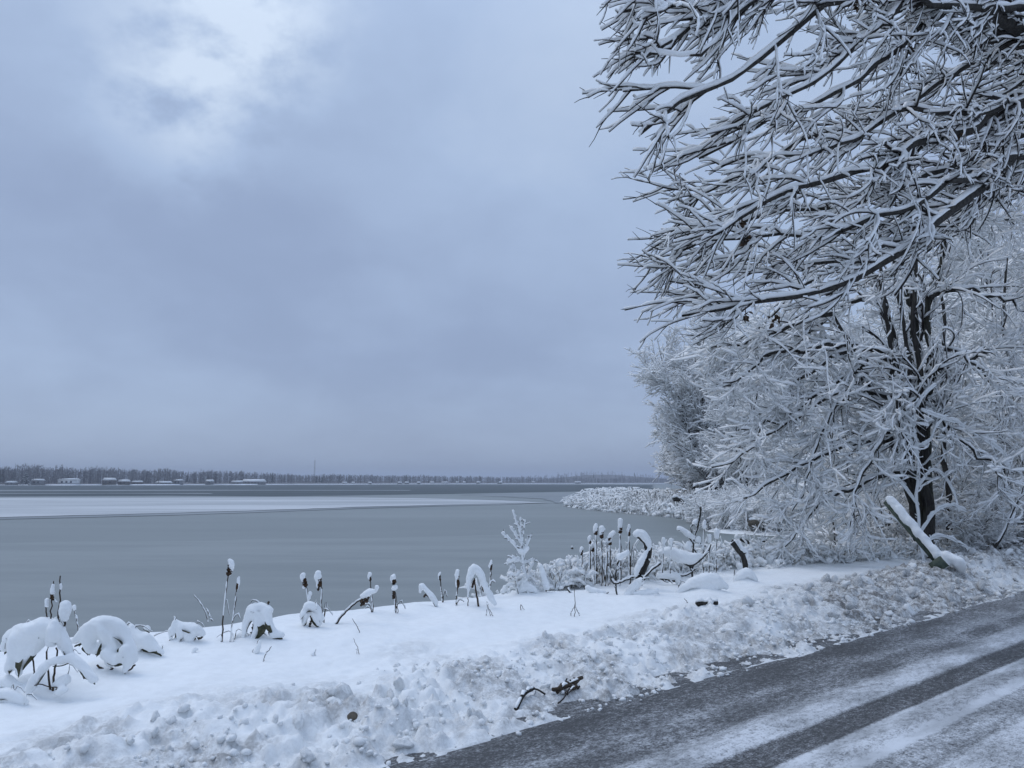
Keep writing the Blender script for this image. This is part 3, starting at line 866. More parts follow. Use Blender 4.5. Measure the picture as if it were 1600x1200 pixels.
for li, (za, pts, r0, r1) in enumerate(limbs):
    P = [trunk_at(za)] + [at(*p_) for p_ in pts]
    k = 30
    P = resample(P, k)
    # slight natural kinks
    kink = rng.normal(size=(k, 3)) * .030; kink[0] = 0
    P = P + kink
    tt = np.linspace(0, 1, k)
    R = r0 * (1 - tt) ** 1.05 + r1
    PP, RR = P[None], R[None]
    lo = obj('limb', MB().add(*tubes(PP, RR, 8)).mesh('limb'), M_BARK, over)
    Ln = np.linalg.norm(np.diff(P, axis=0), axis=1).sum()
    fl = (-.78, -.18, -.50) if li not in (0, 11, 12, 13) else (-.9, -.12, -.20)
    P2, R2 = grow(rng, PP, RR, Ln * 2.3, .20, .99, .8, 2.4, (.35, 1.0), 9, bias=fl, bw=.08, wob=.05, rr=(.34, .55), rmin=.0120, tl=.68, planar=.9, curl=.9, ywise=.75, steer=fl, sw=.12)
    P3, R3 = grow(rng, P2, R2, 5.6, .08, 1., .28, 1.05, (.30, .95), 7, bias=fl, bw=.04, wob=.07, rr=(.5, .72), rmin=.0080, tl=.45, planar=.9, curl=1.0, ywise=.85, steer=fl, sw=.13)
    P4, R4 = grow(rng, P3, R3, 2.7 if li not in (11, 12, 13) else 3.4, .15, 1., .08, .36, (.35, 1.0), 4, wob=.08, rr=(.6, .85), rmin=.0058, tl=.3, planar=.9, curl=.8, steer=fl, sw=.10)
    n_tw += len(P3) + len(P4)
    sc_ = 1.0 if li not in (11, 12, 13) else .72
    obj('twigs', bark_levels([(P2, R2, 5), (P3, R3, 3), (P4, R4, 3)]), M_TWIG, lo)
    # snow lies on the far side of steep twigs too: denser lumps on the big limb
    Pd = resample(P, 90)[None]; Rd = np.interp(np.linspace(0, 1, 90), tt, R)[None]
    sn = snow_levels([(Pd, Rd * .9, .012, .058, PROF6, .12, .02), (P2, R2, .0120 * sc_, .050 * sc_, PROF6, .15, .03), (P3, R3, .0105 * sc_, .040 * sc_, PROF6, .20, .05), (P4[::2], R4[::2], .0085 * sc_, .028 * sc_, PROF4, .26, .08)], rng)
    obj('snow', sn, M_SNOWT, lo)
print('overhang twigs', n_tw)


def leaf_cluster(px, py, Y, size, parent, rng, n=14):
    c = at(px, py, Y); mb = MB()
    for i in range(n):
        d = nrm(rng.normal(size=3) + np.array([0, 0, -.6])); L_ = size * rng.uniform(.7, 1.4)
        sd_ = nrm(np.cross(d, rng.normal(size=3))); nn = np.cross(sd_, d)
        o0 = c + rng.normal(size=3) * size * .35
        w_ = L_ * .32
        V = [o0, o0 + d * L_ * .35 + sd_ * w_ + nn * w_ * .5, o0 + d * L_ * .5 + nn * -w_ * .2, o0 + d * L_ * .35 - sd_ * w_ + nn * w_ * .5, o0 + d * L_ * .8 + sd_ * w_ * .5 + nn * w_ * .6, o0 + d * L_ * 1.0, o0 + d * L_ * .8 - sd_ * w_ * .5 + nn * w_ * .6]
        mb.add(np.array(V), [np.array([[0, 1, 2], [0, 2, 3], [1, 4, 2], [4, 5, 2], [2, 5, 6], [2, 6, 3]])])
    mb.add(*tubes([[c + [0, 0, size * 1.3], c + [0, 0, size * .2]]], [[.006, .005]], 4))
    obj('leaf_cluster', mb.mesh('leaf_cluster', False), M_LEAF, parent)


for a_ in ((1160, 352, 8.9, .085), (1163, 374, 8.9, .07), (1165, 492, 8.6, .07), (1211, 496, 8.8, .065), (1338, 2, 8.2, .085), (1425, 76, 9.6, .085), (1495, 210, 10.8, .07)):
    leaf_cluster(*a_, over, rng)

# 2) the many stemmed tree behind the bank, arching branches to the left
rng = np.random.default_rng(8)
YM = 15.0
mb0 = at(1450, 880, YM); mb0[2] = -.35
tree2 = thing('many_stemmed_tree', 'dark many stemmed tree behind the leaning post, its branches arching left under snow', 'tree', tuple(mb0))
stems = [
    ([(1454, 905, 15), (1452, 860, 15), (1448, 800, 15), (1442, 700, 15.05), (1434, 600, 15.1), (1425, 500, 15.1), (1420, 430, 15.1), (1417, 350, 15.0), (1412, 270, 14.9), (1418, 190, 14.8)], .145, .03, 'trunk', M_BARKG),
    ([(1440, 890, 15.1), (1428, 780, 15.2), (1418, 690, 15.3), (1408, 600, 15.4), (1396, 530, 15.5), (1384, 480, 15.5), (1362, 420, 15.4), (1350, 350, 15.3)], .125, .03, 'stem', M_BARK),
    ([(1446, 720, 15), (1450, 640, 14.9), (1458, 560, 14.8), (1446, 500, 14.8), (1462, 440, 14.7), (1478, 370, 14.7), (1490, 290, 14.7)], .09, .02, 'stem', M_BARKG),
    ([(1432, 800, 15), (1402, 720, 14.8), (1375, 645, 14.6), (1348, 580, 14.4), (1330, 540, 14.3), (1300, 490, 14.2)], .085, .02, 'stem', M_BARK),
    ([(1446, 790, 14.9), (1442, 700, 14.6), (1425, 640, 14.4), (1420, 570, 14.3), (1410, 500, 14.2), (1396, 440, 14.2)], .07, .02, 'stem', M_BARK),
    ([(1478, 890, 15.6), (1484, 800, 15.7), (1476, 700, 15.8), (1472, 600, 15.9), (1476, 500, 15.9), (1468, 420, 15.9), (1474, 320, 15.8)], .065, .015, 'stem', M_BARK),
]
stems += [([(1452, 860, 14.7), (1448, 760, 14.5), (1440, 650, 14.3), (1434, 570, 14.2), (1427, 500, 14.1), (1430, 430, 14.1), (1436, 350, 14.1)], .080, .02, 'stem', M_BARK),
          ([(1432, 800, 14.9), (1414, 700, 14.6), (1400, 610, 14.4), (1392, 540, 14.3), (1380, 470, 14.3), (1374, 400, 14.3)], .070, .02, 'stem', M_BARK)]
low = [  # long arching boughs
    [(1410, 560, 15), (1360, 545, 14.6), (1300, 560, 14.2), (1245, 600, 13.9), (1210, 640, 13.7), (1170, 700, 13.5), (1150, 720, 13.4), (1118, 732, 13.3)],
    [(1436, 640, 15), (1380, 620, 14.5), (1310, 612, 14), (1250, 650, 13.7), (1200, 680, 13.5), (1165, 706, 13.3)],
    [(1428, 600, 15), (1380, 560, 14.6), (1320, 590, 14.2), (1270, 622, 13.9), (1230, 655, 13.7), (1190, 668, 13.5), (1160, 672, 13.4)],
    [(1385, 480, 15.4), (1340, 470, 15), (1290, 500, 14.6), (1240, 540, 14.3), (1190, 560, 14.1), (1140, 600, 13.9), (1118, 604, 13.8)],
    [(1330, 540, 14.3), (1290, 540, 14), (1240, 550, 13.8), (1190, 560, 13.6), (1160, 590, 13.5), (1128, 602, 13.4)],
    [(1420, 700, 15), (1370, 690, 14.5), (1310, 700, 14), (1250, 730, 13.6), (1200, 760, 13.4), (1165, 778, 13.2)],
    [(1436, 740, 15), (1380, 740, 14.4), (1320, 770, 14), (1270, 800, 13.7), (1240, 835, 13.5), (1225, 856, 13.4)],
    [(1440, 700, 15), (1400, 660, 14.2), (1372, 690, 13.7), (1350, 740, 13.5), (1336, 790, 13.3), (1322, 838, 13.2)],
    [(1442, 640, 15), (1460, 650, 14.3), (1500, 690, 13.9), (1540, 720, 13.6), (1566, 745, 13.4)],
    [(1440, 560, 15), (1480, 545, 14.4), (1520, 570, 14.1), (1560, 610, 13.9), (1598, 640, 13.7)],
    [(1425, 480, 15), (1470, 460, 14.6), (1530, 455, 14.3), (1580, 475, 14.1), (1640, 510, 14)],
    [(1420, 420, 15), (1370, 400, 14.8), (1300, 420, 14.5), (1230, 470, 14.2), (1170, 520, 14), (1120, 540, 13.9)],
    [(1442, 600, 15), (1410, 610, 14), (1400, 640, 13.6), (1412, 690, 13.4), (1424, 730, 13.3)],
    [(1300, 490, 14.2), (1255, 500, 14), (1210, 520, 13.8), (1160, 540, 13.7), (1110, 540, 13.6)],
    [(1345, 590, 14.4), (1300, 640, 13.9), (1275, 700, 13.6), (1255, 770, 13.5), (1240, 800, 13.4)],
    [(1475, 600, 15.9), (1520, 560, 15.4), (1570, 540, 15.1), (1620, 545, 14.9)],
    [(1420, 360, 15), (1470, 330, 14.8), (1530, 330, 14.6), (1590, 350, 14.5)],
]
stemobjs = []
def growth(rng, PP, RR, parent, n2, len2, len3, bias, bw, droop2, w_, h_, t0=.2, n3=6., twigmat=M_TWIG, n4=1.6, up3=-.03, wobs=(.075, .09), tw4=True, st2=(-.4, 0, -.25), st3=(-.5, 0, .35), tl2=.4):
    P2, R2 = grow(rng, PP, RR, n2, t0, .99, len2[0], len2[1], (.4, 1.0), 9, bias=bias, bw=bw, droop=droop2, wob=wobs[0], rr=(.35, .55), rmin=.010, tl=tl2, planar=.9, curl=.8, steer=st2, sw=.05)
    P3, R3 = grow(rng, P2, R2, n3, .1, 1., len3[0], len3[1], (.3, .9), 6, bias=bias, bw=bw * .35, droop=up3, wob=wobs[1], rr=(.5, .75), rmin=.0065, tl=.35, planar=.9, curl=1.0, steer=st3, sw=.04)
    lv = [(P2, R2, 4), (P3, R3, 3)]
    sl = [(P2, R2, w_, h_, PROF4, .28, .10), (P3, R3, w_ * .9, h_ * .8, PROFW, .32, .12)]
    if tw4:
        P4, R4 = grow(rng, P3, R3, n4, .2, 1., .12, .40, (.4, 1.), 3, bias=bias, bw=0, droop=up3 * 1.3, wob=.12, rr=(.7, .9), rmin=.005, tl=.3, planar=.9)
        lv.append((P4, R4, 3)); sl.append((P4, R4, w_ * .9, h_ * .65, PROFW, .3, .1))
    obj('twigs', bark_levels(lv), twigmat, parent)
    return sl


for pts, r0, r1, nm, mt in stems:
    P = resample([at(*p_) for p_ in pts], 22); k = len(P); tt = np.linspace(0, 1, k)
    P = P + rng.normal(size=P.shape) * .018
    R = r1 + (r0 - r1) * (1 - tt) ** .9
    if nm == 'trunk': R = R * (1 + .22 * np.exp(-tt * 16))
    PP, RR = P[None], R[None]
    o = obj(nm, MB().add(*tubes(PP, RR, 10)).mesh(nm), mt, tree2)
    sl = growth(rng, PP, RR, o, 9 if nm == 'trunk' else 7, (.9, 2.4), (.3, 1.05), (-.62, .32, .12), .28, .02, .0115, .043, t0=.30, n3=6.2)
    obj('snow', snow_levels([(PP, RR * .75, .006, .030, PROF6, .25, .1)] + sl, rng), M_SNOWT, o)
for pts in low:
    P = resample([at(*p_) for p_ in pts], 18); tt = np.linspace(0, 1, 18)
    P = P + rng.normal(size=P.shape) * .03
    R = .010 + .040 * (1 - tt)
    PP, RR = P[None], R[None]
    o = obj('bough', MB().add(*tubes(PP, RR, 6)).mesh('bough'), M_BARK, tree2)
    sl = growth(rng, PP, RR, o, 17, (.6, 2.0), (.25, .95), (-.40, -.05, -.25), .20, .040, .0105, .040, t0=.10, n3=5.8, tl2=.72)
    Pd = resample(P, 50)[None]; Rd = np.interp(np.linspace(0, 1, 50), tt, R)[None]
    obj('snow', snow_levels([(Pd, Rd, .008, .046, PROF6, .22, .05)] + sl, rng), M_SNOWT, o)


for nm_, lb_, pts, r0 in (
    ('leaning_sapling', 'thin dark sapling leaning right from the bank at the right edge of the picture', [(1534, 892, 14.2), (1550, 866, 14.2), (1572, 822, 14.3), (1592, 776, 14.4), (1606, 730, 14.5), (1618, 660, 14.6)], .030),
    ('dark_sapling', 'straight dark sapling trunk standing behind the leaning one at the right edge', [(1570, 885, 18), (1568, 800, 18), (1566, 720, 18), (1572, 640, 18), (1574, 570, 18), (1566, 480, 18), (1572, 400, 18)], .085),
    ('dark_sapling', 'slim dark sapling left of the straight one, forking near its top', [(1558, 885, 19), (1552, 790, 19), (1546, 700, 19), (1556, 620, 19), (1558, 540, 19), (1552, 470, 19)], .045)):
    P = resample([at(*p_) for p_ in pts], 18); P = P + rng.normal(size=P.shape) * .02; tt = np.linspace(0, 1, 18); R = r0 * (1 - .75 * tt)
    o_ = thing(nm_, lb_, 'sapling', tuple(P[0]), 'dark saplings at the right edge')
    so = obj('trunk', MB().add(*tubes(P[None], R[None], 7)).mesh('trunk'), M_BARK, o_)
    sl = growth(rng, P[None], R[None], so, 9, (.5, 1.4), (.2, .7), (0, .2, .3), .25, .02, .011, .038, t0=.3, n3=4.5, st2=(0, 0, .1), st3=(0, 0, .3))
    obj('snow', snow_levels([(P[None], R[None] * .7, .004, .02, PROF6, .3, .1)] + sl, rng), M_SNOWT, so)


# 3) background woods: prototypes, copied tree by tree
def make_tree(name, seed, H, nst, spread, n1, l1, n2, l2, n3, l3, w_, h_, r0, label, cat, group, prof=PROFW, twig=M_TWIGR, arch=0.02, low_=.12, p3=3, rm=.008):
    rng = np.random.default_rng(seed)
    o = thing(name, label, cat, (0, 0, 0), group)
    P = []
    for i in range(nst):
        a_ = rng.uniform(0, 6.28); sp_ = rng.uniform(.2, 1.) * spread
        q_ = [np.array([rng.normal() * .06 * nst, rng.normal() * .06 * nst, -.3])]
        for j in range(1, 8):
            f_ = j / 7
            q_.append(np.array([math.cos(a_) * sp_ * f_ ** 1.3, math.sin(a_) * sp_ * f_ ** 1.3, H * rng.uniform(.95, 1.0) * f_ * (1 if i == 0 else rng.uniform(.75, .95))]) + rng.normal(size=3) * .01 * H)
        P.append(resample(q_, 12))
    P = np.array(P); tt = np.linspace(0, 1, 12); R = (r0 * (1 - tt) ** .9 + rm)[None] * np.where(np.arange(nst) == 0, 1, .62)[:, None]
    for i in range(nst):
        obj('trunk' if i == 0 else 'stem', MB().add(*tubes(P[i:i + 1], R[i:i + 1], 7)).mesh('trunk'), M_BARK, o)
    P1, R1 = grow(rng, P, R, n1 / nst, low_, .98, l1[0], l1[1], (.6, 1.25), 8, bias=(0, 0, 1), bw=.25, droop=arch, wob=.09, rr=(.35, .5), rmin=rm * 1.6, tl=.55, planar=.8)
    P2, R2 = grow(rng, P1, R1, n2, .12, 1., l2[0], l2[1], (.4, .95), 5, droop=arch, wob=.12, rr=(.45, .6), rmin=rm, tl=.4, planar=.9)
    P3, R3 = grow(rng, P2, R2, n3, .1, 1., l3[0], l3[1], (.35, .9), p3, droop=.0, wob=.12, rr=(.6, .8), rmin=rm * .7, tl=.35, planar=.9)
    obj('crown', bark_levels([(P1, R1, 4), (P2, R2, 3), (P3, R3, 3)]), twig, o)
    obj('snow', snow_levels([(P, R * .5, .006, .02, PROF3, .3, .1), (P1, R1, w_, h_, PROF4, .25, .08), (P2, R2, w_ * .9, h_ * .85, prof, .3, .1), (P3, R3, w_ * .8, h_ * .65, prof, .3, .1)], rng), M_SNOWT, o)
    return o


def place(proto, spots, labels, first=True):
    """spots: (x, y, rotation, scale); copies share the mesh data"""
    for i, (x, y, r, s_) in enumerate(spots):
        o = proto if i == 0 else dup(proto)
        z = float(wood_z(np.array([x]), np.array([y]))[0])
        o.location = (x, y, z - .05); o.rotation_euler = (0, 0, r); o.scale = (s_, s_, s_)
        if '_abs' in o: del o['_abs']
        o['label'] = labels[i] if isinstance(labels, list) else labels


def P_at(px, Y):
    return (px - 800) / F * Y, Y


# big round tree on the point
far_t = make_tree('lakeside_tree', 31, 17.0, 5, 5.6, 130, (3.0, 6.8), 15, (.9, 2.8), 7.0, (.35, 1.1), .045, .095, .30,
                  'broad snowy tree on the point, outermost over the water', 'tree', 'snowy trees on the far side of the bay', twig=M_TWIGR, arch=.03, low_=.10, p3=2, rm=.020)
sp_ = [(*P_at(1112, 68), .4, 1.0), (*P_at(1078, 77), 5.1, .86), (*P_at(1150, 71), 3.0, .92), (*P_at(1186, 76), 2.1, 1.02), (*P_at(1262, 70), 3.7, .95), (*P_at(1345, 80), 5.0, 1.05), (*P_at(1420, 72), 1.2, 1.0), (*P_at(1500, 66), 2.9, .95), (*P_at(1575, 74), .9, 1.05), (*P_at(1650, 68), 4.1, 1.0)]
place(far_t, sp_, ['broad snowy tree on the point, outermost over the water'] + ['smaller snowy tree crowded behind the outermost one on the point', 'snowy tree beside the outermost one on the point, toward the wood'] + ['tall snowy tree in the wood behind the many stemmed tree'] * 7)

# trees of the wood on the right
wt = make_tree('wood_tree', 41, 11.5, 3, 2.6, 60, (1.6, 3.6), 9, (.6, 1.7), 5, (.25, .8), .021, .058, .11, 'bare snow covered tree in the thicket on the right', 'tree', 'snowy trees in the thicket on the right', arch=.03, low_=.12, p3=3, rm=.010)
ws = [(1545, 21), (1600, 26), (1650, 22), (1505, 24), (1560, 31), (1500, 33), (1625, 36), (1455, 36), (1690, 30), (1405, 40), (1360, 46), (1310, 52), (1540, 42), (1590, 48), (1480, 50), (1660, 46), (1255, 56), (1720, 40), (1160, 56), (1205, 60), (1240, 64), (1290, 61), (1330, 58), (1190, 68), (1275, 47), (1345, 42)]
place(wt, [(*P_at(a_, b_), i * 1.7, .9 + .25 * ((i * 37) % 10) / 10) for i, (a_, b_) in enumerate(ws)], 'bare snow covered tree in the thicket on the right')

sap = make_tree('sapling', 51, 4.8, 4, 1.4, 46, (.8, 1.9), 7, (.4, 1.0), 3.5, (.2, .5), .015, .044, .030, 'thin snowy sapling in the thicket behind the bank', 'sapling', 'snowy saplings behind the bank', arch=.05, low_=.06, p3=3, rm=.006)
ss = [(1400, 16.6), (1520, 16.4), (1560, 17.2), (1590, 18.5), (1490, 18), (1440, 18.6), (1350, 18.4), (1310, 20), (1620, 17), (1540, 19.5), (1375, 21), (1335, 24), (1425, 22), (1470, 21), (1580, 22.5), (1650, 19), (1300, 27), (1345, 30), (1390, 27), (1440, 27), (1505, 28)]
place(sap, [(*P_at(a_, b_), i * 2.3, .8 + .5 * ((i * 53) % 10) / 10) for i, (a_, b_) in enumerate(ss)], 'thin snowy sapling in the thicket behind the bank')

shr = make_tree('snowy_shrub', 61, 1.7, 7, 1.3, 60, (.5, 1.2), 6, (.25, .7), 3, (.12, .35), .016, .045, .018, 'low shrub bowed under snow', 'shrub', 'snowy shrubs along the bay', arch=.10, low_=.06, p3=3, rm=.006)
hs = [(1105, 45.6), (1130, 44.6), (1158, 43.4), (1185, 42.6), (1212, 42.0), (1240, 41.6), (1120, 48), (1150, 47), (1180, 46.5), (1215, 45.5), (1250, 44), (1280, 42), (1140, 51), (1175, 51), (1090, 54), (1210, 50), (1245, 49), (1290, 46), (1330, 40), (1265, 52), (1110, 60), (1150, 62), (1195, 58)]
place(shr, [(*P_at(a_, b_), i * 1.9, 1.0 + .45 * ((i * 71) % 10) / 10) for i, (a_, b_) in enumerate(hs)], 'low shrub bowed under snow at the water across the bay')
hs2 = [(1300, 18.5), (1340, 16.5), (1380, 15.8), (1500, 15.2), (1545, 15.4), (1590, 15.8), (1260, 19.5), (1325, 21.5), (1425, 17), (1470, 16.4), (1560, 18), (1620, 16.8), (1280, 16.8)]
for i, (a_, b_) in enumerate(hs2):
    o = dup(shr); x, y = P_at(a_, b_)
    z = max(float(wood_z(np.array([x]), np.array([y]))[0]), ground(x, y))
    o.location = (x, y, z - .05); o.rotation_euler = (0, 0, i * 2.7 + 1); s_ = .55 + .3 * ((i * 31) % 10) / 10; o.scale = (s_, s_, s_)
    o['label'] = 'low tangled shrub under snow behind the roadside bank'; o['group'] = 'snowy shrubs behind the bank'

# marsh reeds and snow tussocks on the point
rng = np.random.default_rng(71)
n = 5200
x = rng.uniform(4, 26, n * 4); y = rng.uniform(46, 104, n * 4)
sd_ = poly_sd(x, y)
keep = (sd_ > .0) & (sd_ < 7.5) & (x < 800 + 0 * x) & ((x / y) < .30) & (y > 52)
x, y = x[keep][:n], y[keep][:n]; n = len(x)
z = wood_z(x, y)
hh = rng.uniform(.5, 1.5, n) * np.where(rng.random(n) < .4, .5, 1.) * (.6 + .4 * sstep(0, 3, poly_sd(x, y)))
ln = rng.normal(size=(n, 2)) * .28
P = np.stack([np.stack([x, y, z - .05], -1), np.stack([x + ln[:, 0] * .35 * hh, y + ln[:, 1] * .35 * hh, z + hh * .6], -1), np.stack([x + ln[:, 0] * hh, y + ln[:, 1] * hh, z + hh], -1), np.stack([x + ln[:, 0] * hh * 1.9, y + ln[:, 1] * hh * 1.9, z + hh * rng.uniform(.5, 1.05, n)], -1)], 1)
R = np.tile(np.array([.016, .015, .012, .008]), (n, 1))
stuff('marsh_reeds', MB().add(*tubes(P, R, 3, False)).mesh('marsh_reeds'), M_STEM)
stuff('reed_snow', MB().add(*snow_on(P, R, .060, .105, PROFW, .5, rng, .12)).mesh('reed_snow'), M_SNOW)


def ico(sub):
    bm = bmesh.new(); bmesh.ops.create_icosphere(bm, subdivisions=sub, radius=1)
    V = np.array([v.co[:] for v in bm.verts]); Fc = np.array([[v.index for v in f_.verts] for f_ in bm.faces]); bm.free()
    return V, Fc


IV1, IF1 = ico(1); IV2, IF2 = ico(2); IV3, IF3 = ico(3)


def blobs(C, Rr, rng, IV=IV1, IF=IF1, squash=.75, rough=.2):
    n_ = len(C)
    V = IV[None] * (1 + rough * rng.normal(size=(n_, len(IV), 1)).clip(-1.6, 1.6)) * (Rr[:, None, None] * np.stack([rng.uniform(.75, 1.3, n_), rng.uniform(.75, 1.3, n_), np.full(n_, squash) * rng.uniform(.8, 1.2, n_)], -1)[:, None, :])
    a = rng.uniform(0, 6.28, n_); ca, sa_ = np.cos(a)[:, None], np.sin(a)[:, None]
    V = np.stack([V[..., 0] * ca - V[..., 1] * sa_, V[..., 0] * sa_ + V[..., 1] * ca, V[..., 2]], -1) + C[:, None, :]
    Fx = (np.arange(n_) * len(IV))[:, None, None] + IF[None]
    return V.reshape(-1, 3), [Fx.reshape(-1, 3)]


sel = rng.permutation(n)[:2200]
C = np.stack([x[sel], y[sel], z[sel] + rng.uniform(.05, .45, len(sel))], -1)
stuff('snow_tussocks', MB().add(*blobs(C, rng.uniform(.10, .30, len(sel)), rng, rough=.32)).mesh('snow_tussocks'), M_SNOW)

# a fallen curved log in the marsh and a dark lump drawn for a shady hollow by the bay
p0 = [at(1052, 781, 58), at(1058, 780, 58), at(1066, 784, 58), at(1072, 792, 58)]
o = thing('fallen_log', 'dark curved fallen log arching out of the reeds on the point', 'log', tuple(p0[0]))
Pl = resample(p0, 10)[None]; Rl = np.full((1, 10), .16)
obj('log', MB().add(*tubes(Pl, Rl, 7)).mesh('log'), M_BARK, o)
obj('snow', MB().add(*snow_on(Pl, Rl, .02, .16)).mesh('snow'), M_SNOW, o)
cc = at(1181, 818, 42.3)
o = thing('hollow_shade', 'dark lump standing in for a small shady hollow among shrubs across the bay', 'hollow_shade', tuple(cc))
obj('dark_lump', MB().add(*blobs(np.array([cc]), np.array([.36]), rng, IV3, IF3, .75, .03)).mesh('dark_lump'), M_STONE, o)  # no real rock: stone-coloured lump added to show the hollow's shade
obj('snow', MB().add(*blobs(np.array([cc + [0, .12, .22]]), np.array([.36]), rng, IV3, IF3, .4, .02)).mesh('snow'), M_SNOW, o)

# ------------------------------------------------------------------ things on the bank
def remesh(name, mb, voxel, smooth=8):
    me_ = mb.mesh(name)
    o = bpy.data.objects.new(name, me_); COL.objects.link(o)
    m1 = o.modifiers.new('r', 'REMESH'); m1.mode = 'VOXEL'; m1.voxel_size = voxel
    m2 = o.modifiers.new('s', 'SMOOTH'); m2.iterations = smooth; m2.factor = .5
    dg = bpy.context.evaluated_depsgraph_get()
    nm = bpy.data.meshes.new_from_object(o.evaluated_get(dg))
    bpy.data.objects.remove(o)
    nm.name = name
    co = np.empty(len(nm.vertices) * 3, np.float32); nm.vertices.foreach_get('co', co); co = co.reshape(-1, 3)
    no = np.empty(len(nm.vertices) * 3, np.float32); nm.vertices.foreach_get('normal', no); no = no.reshape(-1, 3)
    sc_ = .16 / max(voxel, .006)
    dsp = (fbm(co[:, 0] * sc_ + co[:, 2] * sc_ * .7, co[:, 1] * sc_ + co[:, 2] * sc_ * .9, 61, 3) - .45) * voxel * 2.6
    nm.vertices.foreach_set('co', (co + no * dsp[:, None]).astype(np.float32).ravel()); nm.update()
    nm.polygons.foreach_set('use_smooth', np.ones(len(nm.polygons), bool))
    return nm


def caps(mb, pts, rads, n=None):
    """a chain of balls along a path, to be fused"""
    pts = np.asarray(pts, float); rads = np.asarray(rads, float)
    d = np.linalg.norm(np.diff(pts, axis=0), axis=1).sum()
    n = n or max(3, int(d / (rads.mean() * .45)) + 1)
    P = resample(pts, n); r = np.interp(np.linspace(0, 1, n), np.linspace(0, 1, len(rads)), rads)
    V = IV2[None] * r[:, None, None] + P[:, None, :]
    Fx = (np.arange(n) * len(IV2))[:, None, None] + IF2[None]
    mb.add(V.reshape(-1, 3), [Fx.reshape(-1, 3)])


def px_len(l, Y): return l * Y / F


def sag_path(pix, Y, k, rng, jit=.004):
    P = resample([at(a_[0], a_[1], Y + (a_[2] if len(a_) > 2 else 0)) for a_ in pix], k)
    return P + rng.normal(size=P.shape) * jit


def snow_mound(label, px, py_base, parts, Y=None, name='snowy_plant', voxel=.013, leaves=6, cat='plant', group=None, dark=True, stems=()):
    """a plant bowed and buried: fused snow lobes over wilted dark leaves. parts: [( [(px,py,dY)...], [radius px...] )]"""
    rng = np.random.default_rng(int(px * 7 + py_base))
    g = ghit(px, py_base)
    Y = Y or g[1]
    o = thing(name, label, cat, (g[0], Y, ground(g[0], Y)), group)
    mb = MB()
    for pix, rad in parts:
        P = [at(a_[0], a_[1], Y + (a_[2] if len(a_) > 2 else 0)) for a_ in pix]
        caps(mb, P, [px_len(r, Y) for r in rad])
    obj('snow', remesh('snow', mb, voxel, 6), M_SNOW, o)
    if dark:
        lf = MB()
        for i in range(leaves):
            pix, rad = parts[i % len(parts)]
            P = resample([at(a_[0] + rng.normal() * 3, a_[1] + rad[min(j, len(rad) - 1)] * .95 + 1, Y + (a_[2] if len(a_) > 2 else 0) + rng.normal() * .02) for j, a_ in enumerate(pix)], 7)
            wd = px_len(np.mean(rad), Y) * rng.uniform(.5, .9)
            Sd = np.array([rng.normal(), rng.normal(), .2]); Sd /= np.linalg.norm(Sd)
            prof = np.sin(np.linspace(.15, math.pi - .1, 7))[:, None] * wd
            V = np.concatenate([P - Sd * prof, P + [0, 0, -wd * .3], P + Sd * prof]); a_ = np.arange(6)
            lf.add(V, [np.concatenate([np.stack([a_, a_ + 1, a_ + 8, a_ + 7], -1), np.stack([a_ + 7, a_ + 8, a_ + 15, a_ + 14], -1)])])
        obj('leaf', lf.mesh('leaf'), M_GLEAF, o)
    allp = [p_ for pix, rad in parts for p_ in pix]
    for i in range(6 if dark else 3):
        b_ = allp[rng.integers(0, len(allp))]; dx = rng.normal() * 9; up_ = rng.uniform(4, 17)
        P = sag_path([(b_[0], b_[1] + 2, rng.normal() * .03), (b_[0] + dx * .3, b_[1] - up_ * .7 - 6), (b_[0] + dx, b_[1] - up_ * .6 - 6), (b_[0] + dx * 1.8, b_[1] - up_ * .2 - 2)], Y, 9, rng, .002)[None]; R = px_len(.6, Y) * np.linspace(1, .4, 9)[None]
        so = obj('stem', MB().add(*tubes(P, R, 4)).mesh('stem'), M_STEM, o)
        obj('snow', MB().add(*snow_on(P, R, px_len(.6, Y), px_len(1.6, Y), PROF6, .5, rng, .3)).mesh('snow'), M_SNOW, so)
    for pix, r in stems:
        P = sag_path(pix, Y, 9, rng)[None]
        obj('stem', MB().add(*tubes(P, np.full((1, 9), px_len(r, Y)), 5)).mesh('stem'), M_STEM, o)
    return o


